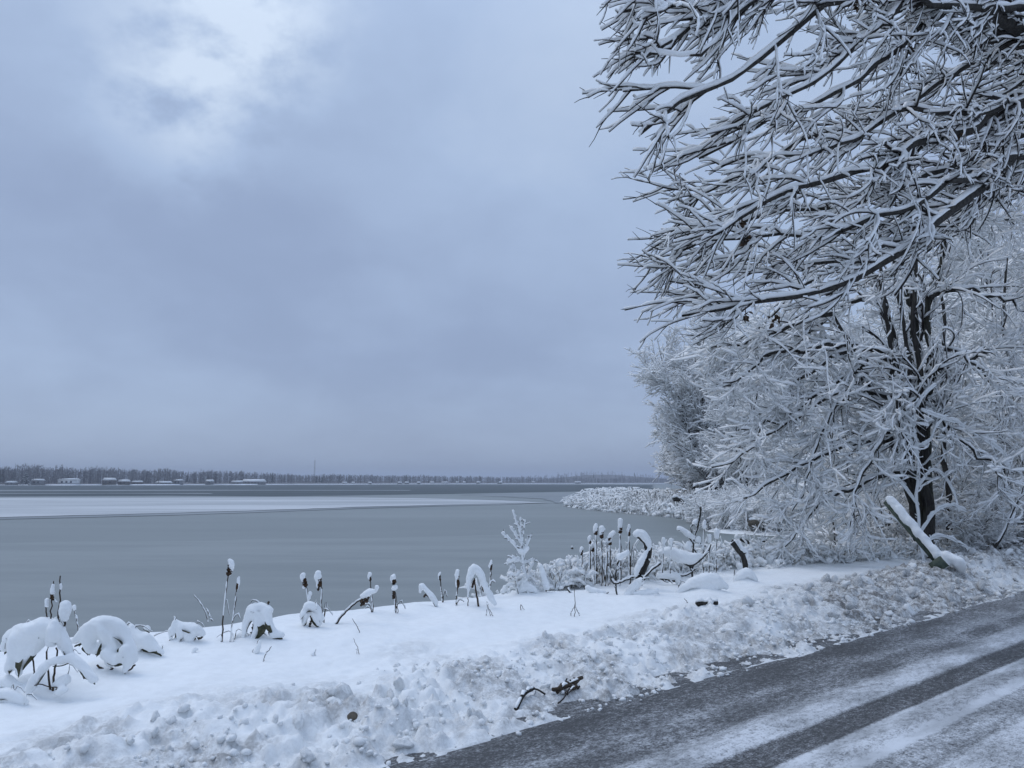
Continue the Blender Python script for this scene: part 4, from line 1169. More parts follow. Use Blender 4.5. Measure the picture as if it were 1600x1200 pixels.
snow_mound('biggest snow buried plant, domed over dark leaves at the left edge around a forked stem', 66, 1084, [
    ([(8, 1012, .1), (12, 1000, .1), (26, 992, .1), (50, 985), (74, 980), (88, 985)], [7, 12, 15, 16, 16, 12]),
    ([(22, 1000), (20, 1022), (14, 1046)], [11, 9, 6]), ([(38, 1000), (34, 1030), (30, 1052)], [12, 8, 5]),
    ([(60, 996), (52, 1016), (36, 1040)], [13, 9, 5]),
    ([(88, 990), (100, 1004), (106, 1020), (113, 1028)], [12, 10, 9, 6]),
    ([(112, 1026, -.1), (122, 1034, -.1), (136, 1048, -.1), (146, 1060, -.1)], [8, 9, 8, 8]),
    ([(82, 1034, -.1), (98, 1032, -.1), (112, 1026, -.1)], [6, 7, 8]),
    ([(46, 1078, -.12), (62, 1052, -.12), (74, 1036, -.1)], [6, 9, 6]), ([(84, 1070, -.1), (100, 1064, -.1), (106, 1056, -.12)], [6, 9, 4]),
    ([(88, 1084, -.15), (98, 1079, -.15), (107, 1076, -.15)], [4, 6, 3]), ([(-8, 1068), (10, 1066), (30, 1072)], [8, 9, 6]),
    ([(83, 994, -.1), (84, 982, -.1), (85, 972, -.1)], [10, 10, 6])], leaves=9,
    stems=[([(28, 1002), (34, 1018), (30, 1036)], 1.), ([(120, 1036, -.1), (128, 1054, -.1), (132, 1062, -.1)], 1.4), ([(48, 1022), (54, 1046), (46, 1066)], 1.2), ([(40, 1078, -.14), (62, 1070, -.14), (94, 1076, -.14)], .8)])
snow_mound('round hump of snow over wilted plant, second from the left edge', 165, 1052, [
    ([(118, 1000), (136, 986), (152, 976), (166, 973), (182, 980), (194, 994), (204, 1012), (210, 1030)], [8, 12, 13, 12, 12, 10, 8, 6]),
    ([(140, 992), (138, 1004), (140, 1014)], [14, 11, 8]), ([(162, 984), (166, 1000), (150, 1018)], [14, 8, 6]),
    ([(180, 988), (178, 1014), (172, 1034)], [12, 10, 8]), ([(166, 1022, -.05), (180, 1030, -.05), (192, 1026, -.05)], [9, 9, 8]), ([(196, 1016, -.05), (200, 1032, -.05), (196, 1046, -.05)], [9, 8, 6])],
    leaves=9, stems=[([(168, 1000), (160, 1016), (150, 1022)], 2.2), ([(152, 1040), (166, 1048), (176, 1044)], 1.6), ([(194, 1050), (204, 1046), (210, 1038)], 1.4)])
snow_mound('sloping snow wedge leaning off the round hump on the left', 225, 1024, [
    ([(205, 978), (208, 990), (224, 1000), (240, 1010), (254, 1020)], [5, 10, 11, 8, 4]), ([(206, 985), (212, 1006), (214, 1018)], [8, 10, 6]), ([(222, 980, .1), (230, 982, .1), (233, 985, .1)], [2, 5, 3]), ([(230, 998), (238, 1012)], [9, 8])], leaves=3)
snow_mound('pointed snow cap over a small wilted plant standing alone before the water', 286, 1006, [
    ([(272, 962), (276, 972), (290, 980), (306, 984), (316, 992)], [1.6, 5, 8, 9, 5]), ([(274, 972), (268, 988), (266, 1000)], [5, 6, 3]), ([(284, 982), (282, 998), (278, 1006)], [8, 6, 4]), ([(300, 986), (296, 998)], [9, 7])], leaves=4,
    stems=[([(268, 988), (266, 1004)], 1.8), ([(310, 998), (316, 996)], 1.6)])
snow_mound('low drift over a bent leaf in the bottom left corner of the bank', 14, 1108, [([(-12, 1090), (6, 1082), (22, 1086), (38, 1098)], [9, 10, 10, 7]), ([(4, 1092), (18, 1104)], [10, 6])], leaves=2)
snow_mound('ghost shaped hump of snow with two dark hollows beside the paired cattails', 402, 1002, [
    ([(390, 950), (396, 948), (410, 946), (422, 952)], [5, 7, 6, 6]), ([(390, 954), (384, 976), (380, 1000)], [6, 6, 4]), ([(398, 954), (404, 976), (396, 998)], [9, 8, 5]), ([(416, 956), (420, 974), (428, 988)], [8, 7, 4]), ([(428, 990), (440, 992)], [6, 5]), ([(366, 1000, .05), (376, 992, .05)], [6, 6])],
    leaves=7, stems=[([(398, 972), (394, 990)], 2.6), ([(416, 972), (424, 990)], 3), ([(419, 944), (420, 940)], 1.6)])
snow_mound('small snow hump with brown leaves showing, under the third cattail', 484, 982, [
    ([(472, 962), (482, 946), (494, 950), (502, 966)], [4, 7, 7, 5]), ([(478, 958), (474, 974)], [6, 4]), ([(492, 956), (498, 974)], [7, 6])], leaves=6, stems=[([(476, 974), (480, 962)], 2.2), ([(484, 978), (488, 966)], 2.2)])
snow_mound('rounded snow mound over a dark log end, right of the bent stump', 1110, 926, [
    ([(1060, 924), (1080, 912), (1100, 906), (1116, 906), (1134, 916)], [5, 8, 11, 11, 5]), ([(1098, 914), (1108, 916), (1122, 914)], [10, 10, 9])], leaves=0, dark=False, name='snow_mound', cat='mound', stems=[([(1100, 926, -.02), (1112, 927, -.02), (1124, 924, -.02)], 4.)])
snow_mound('smooth snow mound at the foot of the dark crooked branch', 1165, 912, [
    ([(1148, 908), (1158, 898), (1168, 896), (1182, 906)], [4, 8, 8, 4])], leaves=0, dark=False, name='snow_mound', cat='mound')


def traced(name, label, cat, px, py, strokes, Y=None, group=None, stemmat=M_STEM, seed=1, jit=.003, rime=0, fuzz=0):
    """a plant of separate stems. strokes: (kind, [(px,py[,dY])...], radius px, snow width px, snow height px)"""
    rng = np.random.default_rng(seed + int(px * 3 + py))
    g = ghit(px, py) if Y is None else at(px, py, Y)
    Y = Y or g[1]
    o = thing(name, label, cat, tuple(g), group)
    for kind, pix, r, sw, sh in strokes:
        if kind == 'cap':                       # a lump of snow
            mb = MB(); rr_ = [q_ * rng.uniform(.78, 1.22) for q_ in (r if isinstance(r, (list, tuple)) else [r, r])]
            caps(mb, [at(a_[0] + rng.normal() * .5, a_[1] + rng.normal() * .4, Y + (a_[2] if len(a_) > 2 else 0)) for a_ in pix], [px_len(q_, Y) for q_ in rr_])
            if max(rr_) > 3:
                b_ = pix[rng.integers(0, len(pix))]; caps(mb, [at(b_[0] + rng.normal() * 1.6, b_[1] + rng.uniform(-1, 3), Y), at(b_[0] + rng.normal() * 1.6, b_[1] + rng.uniform(0, 4), Y)], [px_len(max(rr_) * .6, Y), px_len(max(rr_) * .45, Y)])
            obj('snow_cap', remesh('snow_cap', mb, max(px_len(1.0, Y), .006), 3), M_SNOW, o); continue
        k = 12
        P = sag_path(pix, Y, k, rng, jit)[None]
        R = px_len(r, Y) * np.linspace(1, .6 if kind == 'stem' else 1., k)[None]
        if kind == 'head':
            R = px_len(r, Y) * np.array([.35, .8, 1, 1, 1, 1, 1, 1, 1, 1, .8, .3])[None]
        so = obj(kind, MB().add(*tubes(P, R, 6)).mesh(kind), {'head': M_HEAD, 'leaf': M_LEAF, 'branch': M_BARK}.get(kind, stemmat), o)
        if fuzz and kind == 'branch':
            Pf, Rf = grow(rng, P, R, fuzz, .15, 1., px_len(4, Y), px_len(13, Y), (.4, 1.1), 5, wob=.12, rmin=px_len(.45, Y), tl=.3)
            ft = obj('twigs', MB().add(*tubes(Pf, Rf, 3)).mesh('twigs'), M_TWIG, so)
            obj('twig_snow', MB().add(*snow_on(Pf, Rf, px_len(.9, Y), px_len(2.2, Y), PROF6, .3, rng, .1)).mesh('twig_snow'), M_SNOW, so)
        if rime and kind == 'branch':
            Pd = resample(P[0] + np.array([0, -.004, 0]), 20)[None]; q_ = px_len(rime, Y) * rng.uniform(.7, 1.25, (1, 20)); q_[0, -1] *= .4
            obj('rime', MB().add(*tubes(Pd, R[0].mean() * .8 + q_, 6)).mesh('rime'), M_SNOW, so)
        if sh > 0:
            Pd = resample(P[0], 22)[None]; Rd = np.interp(np.linspace(0, 1, 22), np.linspace(0, 1, k), R[0])[None]
            obj('snow', MB().add(*snow_on(Pd, Rd, px_len(sw, Y), px_len(sh, Y), PROF6, .25, rng, .08)).mesh('snow'), M_SNOW, so)
    return o


def wind_snow(o, pix, Y, w_, rng, side=-1, gaps=.3):
    """snow plastered up one side of a standing stem"""
    P = resample([at(a_[0] + side * w_ * .5, a_[1], Y - .004) for a_ in pix], 16)[None]
    R = px_len(w_, Y) * np.where(rng.random(16) < gaps, .25, 1.) * rng.uniform(.6, 1.1, 16)
    obj('snow', MB().add(*tubes(P, R[None], 5)).mesh('snow'), M_SNOW, o)


GC = 'cattails standing along the bank'
def cattail(label, base, top, head, r=1.1, lean=None, headr=3.6, capr=5.5, Y=None, extra=(), mid=None):
    rj = np.random.default_rng(int(base[0] * 3)); pix = [base] + ([mid] if mid else [((base[0] + top[0]) / 2 + rj.normal() * 1.3, (base[1] + top[1]) / 2)]) + [top]
    (hx0, hy0), (hx1, hy1) = head
    strokes = [('stem', pix + [((hx0 + hx1) / 2, (hy0 + hy1) / 2)], r, 0, 0), ('head', [head[0], head[1]], headr, 0, 0)]
    ox = -1.2 if hx1 <= hx0 + 2 else 1.
    strokes.append(('cap', [(hx0 + ox * 1.6, hy0 - 1, .004), ((hx0 + hx1) / 2 + ox * 1.5, (hy0 + hy1) / 2 - 1, .002), (hx1 + ox * .9, hy1 - 1, -.002), (hx1, hy1 - 4)], [capr * .35, capr * .62, capr * .85, capr * .72], 0, 0))
    strokes += list(extra)
    o = traced('cattail', label, 'cattail', base[0], base[1], strokes, Y, GC)
    rng = np.random.default_rng(int(base[0]))
    wind_snow(o, pix, Y or ghit(*base)[1], r * 1.0, rng)
    blades(o, base, top, Y or ghit(*base)[1], rng)
    return o


def blades(o, base, top, Y, rng):
    """one or two dry leaf blades, bent over and tipped with snow"""
    for i in range(rng.integers(1, 3)):
        h_ = (base[1] - top[1]) * rng.uniform(.35, .85); dx = rng.choice([-1, 1]) * rng.uniform(4, 13)
        pix = [(base[0] + rng.normal(), base[1] + 1), (base[0] + dx * .25, base[1] - h_ * .7), (base[0] + dx * .7, base[1] - h_), (base[0] + dx * 1.25, base[1] - h_ * rng.uniform(.45, .9))]
        P = sag_path(pix, Y, 10, rng, .002)[None]; R = px_len(.75, Y) * np.linspace(1, .35, 10)[None]
        so = obj('leaf', MB().add(*tubes(P, R, 4)).mesh('leaf'), M_STEM, o)
        obj('snow', MB().add(*snow_on(P[:, 4:], R[:, 4:], px_len(.7, Y), px_len(2.2, Y), PROF6, .4, rng, .15)).mesh('snow'), M_SNOW, so)


cattail('tallest cattail of the left pair, with a big oblong snow cap', (346, 1005), (355, 908), ((357, 900), (360, 880)), r=1.2, headr=4.2, capr=6)
cattail('thinner cattail with knobby snow, right beside the tallest one on the left', (360, 1005), (370, 925), ((370, 922), (373, 906)), r=1.1, headr=2, capr=3.2)
cattail('cattail leaning left out of the small leafy snow hump', (487, 976), (479, 918), ((478, 917), (473, 902)), headr=3.6, capr=5.2, extra=[('cap', [(483, 934), (484, 928)], 2.8, 0, 0)])
cattail('upright dark cattail with a drooping snow capped head, right of the small leafy hump', (506, 975), (503, 920), ((499, 918), (498, 899)), headr=4, capr=6, extra=[('leaf', [(497, 922), (500, 912)], 2, 0, 0)])
cattail('thin cattail standing behind the bird shaped seed head', (582, 963), (580, 925), ((579, 908), (578, 901)), headr=2, capr=3.2)
cattail('straight cattail with two stacked snow lumps, right of the bird shaped seed head', (618, 960), (617, 930), ((616, 912), (615, 903)), headr=3.4, capr=5, extra=[('cap', [(616, 920), (617, 917)], 4.6, 0, 0), ('leaf', [(615, 922), (615, 936)], 2.4, 0, 0), ('stem', [(622, 958), (618, 925)], .6, 0, 0)])
cattail('slim leaf shaped cattail in front of the snow arch', (713, 948), (715, 922), ((716, 918), (715, 897)), headr=2.6, capr=4.6)
cattail('bare thin cattail just right of the snow arch', (764, 932), (767, 893), ((767, 891), (768, 880)), headr=2, capr=3)
cattail('thin cattail with little snow standing between the bent one and the slim leaf shaped one', (692, 943), (689, 915), ((688, 908), (687, 899)), headr=1.4, capr=2)
traced('bent_seed_head', 'bent stalk with a drooping seed head shaped like a snow covered bird', 'plant', 525, 976, [
    ('stem', [(525, 976), (540, 956), (556, 942), (566, 936)], 1.5, 1.2, 2.5), ('cap', [(566, 932), (576, 926), (586, 923)], [5, 7, 4], 0, 0), ('cap', [(588, 922), (588, 918)], 3.6, 0, 0), ('leaf', [(566, 936), (564, 946)], 2.2, 0, 0), ('leaf', [(571, 935), (568, 945)], 2.2, 0, 0), ('leaf', [(576, 932), (573, 941)], 1.8, 0, 0)])
traced('bent_cattail', 'cattail folded over to the left under snow, on the crest before the snow arch', 'cattail', 683, 950, [
    ('stem', [(683, 950), (675, 938), (666, 929)], 1.6, 2., 3.), ('cap', [(656, 924), (658, 916), (664, 918), (672, 928), (680, 942)], [3, 4.5, 5, 4.5, 3.5], 0, 0), ('leaf', [(662, 932), (668, 927)], 1.6, 0, 0)], group=GC)
traced('snow_arch_reed', 'reeds bent into a tall pointed arch of snow on the crest', 'reed', 742, 950, [
    ('stem', [(748, 948), (744, 925), (741, 904)], 1.6, 0, 0), ('leaf', [(741, 906), (738, 918)], 2., 0, 0), ('leaf', [(752, 908), (757, 924)], 2.4, 0, 0), ('stem', [(731, 948), (732, 925)], .8, 0, 0),
    ('cap', [(731, 932), (733, 908), (738, 892), (742, 888), (750, 896), (756, 912), (764, 930), (774, 944)], [2, 4, 6, 6.5, 6.5, 6, 5, 3], 0, 0)])
traced('forked_weed', 'dark forked stem carrying snow lumps, rising from the biggest buried plant on the left', 'plant', 80, 1084, [
    ('stem', [(80, 1086), (77, 1062), (74, 1040), (73, 1018), (78, 1006), (88, 998)], 1.7, 0, 0), ('stem', [(82, 1086), (84, 1060), (88, 1030), (88, 1012)], 1.9, 0, 0), ('stem', [(84, 1000), (91, 996), (92, 970), (93, 940), (94, 915), (95, 899)], 1.5, 0, 0),
    ('stem', [(92, 996), (101, 1000), (106, 1012), (110, 1024)], 2., .8, 1.), ('stem', [(80, 980), (80, 950), (83, 925), (84, 908)], 1.2, 0, 0), ('stem', [(74, 974), (72, 950), (73, 944)], 1.2, 0, 0), ('stem', [(100, 980), (102, 968), (99, 958)], 1.6, 0, 0),
    ('head', [(81, 938), (81, 926)], 2.6, 0, 0), ('cap', [(82, 926), (83, 914)], [3, 3.6], 0, 0), ('cap', [(73, 946), (73, 938)], 3.2, 0, 0), ('cap', [(100, 962), (102, 952), (102, 946)], [6, 9.5, 8.5], 0, 0), ('cap', [(80, 1002), (82, 984), (87, 970)], [9, 10, 7], 0, 0), ('cap', [(95, 920), (96, 912)], 2, 0, 0), ('cap', [(94, 1004), (96, 1010)], 6.5, 0, 0), ('cap', [(88, 940), (86, 936)], 1.6, 0, 0)], Y=ghit(78, 1086)[1])
traced('weed_stalk', 'thin snow dusted weed stalk right behind the forked stem on the left', 'weed', 122, 984, [('stem', [(123, 990), (120, 968), (116, 950)], .9, 1.2, 1.4), ('cap', [(116, 952), (116, 948)], 2.2, 0, 0), ('cap', [(119, 962), (120, 966)], 1.6, 0, 0)], Y=6.9)
traced('weed_stalk', 'thin pale weed bent left at the crest, left of the paired cattails', 'weed', 325, 970, [('stem', [(325, 972), (318, 950), (303, 930)], .7, 1., 1.4), ('stem', [(331, 970), (326, 958), (322, 950)], .7, 1.2, 1.4)], Y=8.2)
for i, (b0, strokes, lb) in enumerate([
    ((302, 1020), [('stem', [(300, 1022), (304, 1012)], .8, 0, 0), ('cap', [(302, 1020), (305, 1012)], [3.4, 1.4], 0, 0)], 'tiny snow capped weed poking from the bank below the pointed snow cap'),
    ((402, 1020), [('stem', [(396, 1022), (400, 1010), (404, 1000)], .6, 0, 0), ('cap', [(401, 1016), (404, 1006), (405, 1002)], [4, 4, 1.5], 0, 0), ('stem', [(394, 1020), (396, 1014)], .4, 0, 0)], 'small dry weed with a leaf of snow below the ghost shaped hump'),
    ((411, 1034), [('stem', [(411, 1034), (416, 1022), (425, 1010)], .7, .8, 1.)], 'short slanting grass blade in the snow below the ghost shaped hump'),
    ((560, 1022), [('stem', [(562, 1023), (558, 1010), (552, 998)], .5, 0, 0), ('stem', [(557, 1025), (558, 1014)], .4, 0, 0)], 'thin grass blade tilted left in the open snow, lower of two'),
    ((562, 988), [('stem', [(562, 988), (557, 977), (551, 966)], .55, 0, 0)], 'thin grass blade tilted left near the bent stalk, upper of two'),
    ((492, 1024), [('cap', [(489, 1022), (493, 1016)], [3, 1.2], 0, 0), ('stem', [(492, 1024), (493, 1015)], .4, 0, 0)], 'tiny snow cone over a weed tip in the open snow'),
    ((763, 962), [('stem', [(760, 962), (762, 948), (760, 940)], .5, .6, .8), ('stem', [(766, 962), (763, 950)], .5, 0, 0), ('stem', [(770, 962), (764, 950), (762, 944)], .5, 0, 0)], 'wispy grass tuft in the snow below the snow arch'),
    ((816, 955), [('stem', [(814, 954), (814, 945), (819, 952)], .6, 0, 0)], 'small bent grass stem below the white branching shrub'),
    ((897, 964), [('stem', [(898, 966), (898, 940), (897, 915)], .6, 0, 0), ('stem', [(891, 962), (895, 952), (898, 948)], .6, 0, 0), ('stem', [(906, 962), (900, 950), (898, 942)], .6, .6, .8)], 'dry forked grass tuft in the snow before the cattail cluster'),
    ((1072, 942), [('stem', [(1076, 943), (1069, 935)], .6, 0, 0)], 'short dark stick poking from the snow right of the small log')]):
    traced('weed', lb, 'weed', b0[0], b0[1], strokes, group='small weeds poking through the bank')

# white branching shrub on the crest
Ys = 9.6
traced('frosted_shrub', 'small white branching shrub thick with rime, standing before the grey lake', 'shrub', 822, 926, [
    ('branch', [(826, 930), (822, 905), (818, 885), (816, 868), (815, 852)], 2.4, 3, 4), ('branch', [(817, 866), (804, 852), (794, 842), (783, 832)], 1.4, 1.8, 4), ('branch', [(816, 852), (808, 840), (797, 823)], 1.4, 1.9, 4.),
    ('branch', [(815, 854), (813, 836), (808, 818), (801, 797)], 1.2, 1.6, 2.4), ('branch', [(815, 848), (813, 830), (813, 808)], 1., 1.4, 2), ('branch', [(816, 848), (818, 830), (821, 812)], 1., 1.5, 2), ('branch', [(817, 862), (824, 850), (829, 838), (831, 834)], 1.1, 1.5, 2.4), ('branch', [(818, 880), (826, 878), (834, 875)], .9, 1.4, 2.4),
    ('branch', [(820, 856), (823, 846), (825, 840)], .7, 1, 1.5), ('branch', [(818, 880), (806, 872), (797, 874), (792, 882)], 1.1, 1.8, 3.4), ('branch', [(812, 876), (803, 880), (806, 892), (812, 904)], 1.1, 1.8, 2.4), ('branch', [(803, 882), (796, 892), (793, 902)], .9, 1.6, 2.6), ('branch', [(804, 884), (798, 898), (794, 908)], .9, 1.7, 2.4), ('branch', [(808, 890), (806, 906), (812, 920)], 1., 1.9, 2.6), ('branch', [(814, 884), (820, 902), (826, 914)], .9, 1.6, 2.),
    ('cap', [(808, 855), (816, 862), (825, 856)], [3, 6.5, 3], 0, 0), ('cap', [(796, 877), (803, 874)], [3.4, 4.5], 0, 0), ('cap', [(812, 922), (822, 916), (834, 922)], [6, 7, 5], 0, 0), ('cap', [(818, 905), (816, 918)], [4, 6], 0, 0)], Y=Ys, stemmat=M_TWIG, rime=.30, fuzz=7)
for b_, pts, rad, lb in (((790, 920), [(786, 924), (789, 918), (790, 915)], [5, 5, 2.5], 'little pointed snow knob left of the white branching shrub'), ((850, 912), [(845, 884), (847, 894), (850, 906), (854, 916)], [3, 5, 4.5, 6], 'upright finger of snow right of the white branching shrub')):
    traced('snow_stub', lb, 'snow stub', b_[0], b_[1], [('cap', pts, rad, 0, 0), ('stem', [(pts[-1][0], pts[-1][1] + 8), (pts[0][0], pts[0][1] + 2)], 1.2, 0, 0)], Y=9.7, group='snow covered stubs on the crest')

# cattail cluster left of the bent stump
Yc = 10.4
GCC = 'cattails clustered left of the bent stump'
for bx, by, tx, ty, hl, hr, cr, lb in [
    (931, 912, 931, 836, 16, 3., 4.6, 'leftmost of the tall thick headed cattails in the cluster beside the bent stump'), (940, 916, 940, 842, 18, 3.2, 4.8, 'cattail with a dark patch under its cap, second tall one in the cluster'),
    (945, 916, 950, 845, 14, 2.4, 3.6, 'cattail with its snowy head tilted right, in the cluster beside the bent stump'), (969, 915, 969, 834, 20, 3.6, 5.2, 'lone tall cattail with dark mark, directly left of the bent stump'),
    (984, 912, 983, 838, 18, 2.2, 3.2, 'slender cattail squeezed between the lone tall one and the bent stump'), (921, 910, 922, 850, 12, 2., 3.2, 'short cattail at the left flank of the cluster'),
    (952, 914, 953, 852, 12, 3., 4.4, 'short stout cattail with bulging cap in the cluster'), (910, 908, 909, 868, 12, 2., 3.4, 'lowest cattail at the left end of the cluster'), (924, 915, 926, 862, 12, 2.6, 4., 'half hidden cattail low in the middle of the cluster'), (963, 914, 951, 885, 10, 2.2, 3.6, 'stubby cattail low between the cluster and the lone tall one')]:
    tl_ = 8 if 'tilted' in lb else 0
    o = traced('cattail', lb, 'cattail', bx, by, [('stem', [(bx, by), ((bx + tx) / 2 + .6, (by + ty) / 2), (tx, ty), (tx + tl_ * .5, ty - hl * .5)], 1.3, 0, 0), ('head', [(tx, ty), (tx + tl_, ty - hl * .8)], hr, 0, 0), ('cap', [(tx - 1.6, ty - 2, .004), (tx - 1.2 + tl_ * .6, ty - hl * .6, .0), (tx + tl_, ty - hl)], [cr * .35, cr * .85, cr * .8], 0, 0)], Y=Yc + (bx % 5) * .06, group=GCC)
    wind_snow(o, [(bx, by), (tx, ty)], Yc, 1.3, np.random.default_rng(bx)); blades(o, (bx, by), (tx, ty), Yc, np.random.default_rng(bx + 7))
for tx, ty, by, lb in ((887, 872, 912, 'dark stub cattail with a small cap left of the cluster'), (1037, 842, 895, 'thin snowy stalk right of the bent stump, left of a pair'), (1049, 844, 896, 'thin snowy stalk right of the bent stump, right of a pair'), (1120, 832, 908, 'tall stalk with an oval snow cap right of the forked sapling'), (1100, 815, 905, 'tall bare stalk beside the forked sapling'), (1109, 838, 905, 'knobby snowy stalk between two tall stalks right of the forked sapling')):
    o = traced('cattail', lb, 'cattail', tx - 1, by, [('stem', [(tx - 2, by), (tx - 1, (by + ty) / 2), (tx, ty)], 1.4 if tx < 900 else 1.1, 0, 0), ('head', [(tx - .4, ty + 10), (tx, ty + 2)], 2., 0, 0), ('cap', [(tx - .5, ty + 8), (tx, ty - 1)], [2.6, 3.2] if tx != 1120 else [4, 5.4], 0, 0)], Y=10.6 + (tx > 1090) * .8, group=GC)
    wind_snow(o, [(tx - 2, by), (tx, ty)], 10.6 + (tx > 1090) * .8, 1.2, np.random.default_rng(tx))

# bent stump
Yb = 10.3
g = at(1000, 912, Yb)
o = thing('bent_stump', 'thick dark trunk stub bent like a hook with snow along its back', 'stump', tuple(g))
Pb = resample([at(a_, b_, Yb) for a_, b_ in ((997, 918), (1000, 900), (1006, 884), (1012, 868), (1013, 856), (1009, 846), (1001, 838), (996, 833))], 22)[None]
Rb = px_len(np.interp(np.linspace(0, 1, 22), [0, .15, .5, .75, 1], [5.5, 6.5, 6.2, 5.5, 5]), Yb)[None]
obj('trunk', MB().add(*tubes(Pb + RNG.normal(size=Pb.shape) * .003, Rb, 10)).mesh('trunk'), M_BARK, o)
mb = MB()
caps(mb, [at(a_, b_, Yb - .03) for a_, b_ in ((994, 834), (1000, 832), (1008, 840), (1013, 848), (1014, 858))], [px_len(v_, Yb) for v_ in (5, 7, 7, 5.5, 3)])
caps(mb, [at(a_, b_, Yb - .05) for a_, b_ in ((1010, 862), (1003, 874), (997, 886), (993, 898))], [px_len(v_, Yb) for v_ in (3.2, 5.2, 5.6, 4.)])
obj('snow', remesh('snow', mb, .01, 5), M_SNOW, o)

# V shaped stems and a cut log in front of it
traced('forked_sapling', 'dark V shaped sapling stems with curtains of snow in front of the bent stump', 'sapling', 968, 946, [
    ('branch', [(968, 947), (964, 930), (962, 905), (964, 885), (972, 868), (980, 862)], 1.4, 1, 1.5), ('branch', [(966, 947), (982, 930), (1000, 910), (1016, 893), (1032, 880)], 1.5, 1.6, 2), ('branch', [(974, 944), (990, 925), (1008, 904)], 1., 1.5, 2.5), ('branch', [(988, 932), (1000, 940), (1018, 942), (1034, 938)], 1., .8, 1.), ('branch', [(985, 930), (1000, 932), (1020, 930)], 1.3, 1.5, 3),
    ('branch', [(920, 922), (945, 930), (962, 934)], 1.2, 2, 4.), ('branch', [(886, 920), (900, 935), (912, 938), (921, 948)], 1.2, 1.6, 3), ('branch', [(955, 905), (962, 912), (990, 902)], 1.1, 1.6, 3),
    ('cap', [(968, 870), (975, 866), (980, 862)], [5, 5, 3], 0, 0), ('cap', [(980, 930, .02), (990, 918, .03), (1000, 908, .03)], [5, 9, 7], 0, 0), ('cap', [(990, 928), (1004, 927), (1020, 926), (1026, 923)], [3, 5, 5.5, 5], 0, 0), ('cap', [(918, 918), (926, 922), (944, 926)], [5, 5, 4], 0, 0)], Y=9.7, fuzz=4)
o = thing('cut_log', 'short cut log end showing under snow at the foot of the bent stump', 'log', tuple(at(1018, 938, 9.75)))
Pl = np.array([[at(1004, 932, 10.1), at(1018, 937, 9.8), at(1028, 939, 9.6)]]); obj('log', MB().add(*tubes(Pl, np.full((1, 3), .06), 9)).mesh('log'), M_BARK, o)
obj('snow', MB().add(*snow_on(resample(Pl[0], 10)[None], np.full((1, 10), .05), .012, .06)).mesh('snow'), M_SNOW, o)

# sapling right of the stump
traced('forked_sapling', 'upright forked sapling with a broad snow flag on its left twig, before the bay', 'sapling', 1083, 905, [
    ('branch', [(1082, 908), (1082, 885), (1083, 860), (1084, 842), (1090, 822), (1094, 805), (1095, 792)], 1.5, 1.2, 1.2), ('branch', [(1084, 850), (1075, 838), (1066, 829)], 1.1, 2.5, 3), ('branch', [(1085, 846), (1080, 828), (1083, 818), (1088, 822)], .9, 1.5, 2), ('branch', [(1083, 858), (1096, 868), (1102, 852)], 1., 1.2, 2), ('branch', [(1084, 838), (1092, 845), (1098, 858)], .9, 1, 2),
    ('cap', [(1061, 825), (1068, 829), (1078, 836), (1082, 840)], [4, 5.5, 6, 4], 0, 0), ('cap', [(1088, 843), (1091, 842)], 3.8, 0, 0), ('cap', [(1075, 855), (1076, 850)], [5, 5.5], 0, 0), ('cap', [(1085, 816), (1088, 812)], [4, 3], 0, 0)], Y=11.2, fuzz=5)
traced('bowed_twig', 'twig bowed into a shallow cup filled with snow, under the forked sapling', 'twig', 1080, 888, [
    ('branch', [(1038, 862), (1055, 872), (1070, 881), (1080, 884), (1094, 876), (1106, 862), (1110, 850)], 1.5, 1.5, 3), ('branch', [(1078, 884), (1082, 900), (1086, 914)], 1.2, 0, 0), ('branch', [(1024, 900), (1040, 906), (1060, 908)], 1.6, 2, 4), ('branch', [(1026, 898), (1046, 896), (1070, 900), (1086, 890)], 1., 1.6, 3), ('cap', [(1034, 862), (1046, 862), (1060, 868), (1078, 872), (1092, 868)], [5, 8, 9, 8, 5], 0, 0), ('cap', [(1028, 900), (1040, 899), (1056, 900), (1060, 908)], [5, 6, 6, 5], 0, 0)], Y=10.8, fuzz=4)

# crooked branch and floating limb at the bay
traced('crooked_branch', 'dark crooked branch stub with snow on its shoulder, rising from the snow mound', 'branch', 1163, 892, [
    ('branch', [(1165, 898), (1164, 880), (1161, 868), (1154, 860), (1148, 852), (1144, 847)], 4.6, 2, 4), ('branch', [(1158, 866), (1166, 862)], 2.2, 1, 2), ('cap', [(1143, 848), (1149, 848), (1157, 857), (1165, 864), (1166, 872)], [3, 4.5, 5, 4.5, 3], 0, 0)], Y=12, fuzz=2)
traced('fallen_limb', 'long snow covered limb sloping down into the bay beside the crooked branch', 'branch', 1222, 864, [
    ('branch', [(1152, 839), (1165, 846), (1180, 852), (1200, 857), (1222, 863), (1250, 872)], 3.2, 2, 4.5), ('branch', [(1200, 857), (1195, 848), (1190, 843)], 2., 1.8, 3.5), ('branch', [(1190, 855), (1205, 864), (1216, 868)], 2., 1.4, 3), ('cap', [(1151, 839), (1156, 840)], 3.4, 0, 0)], Y=14.6, stemmat=M_BARK, fuzz=5)

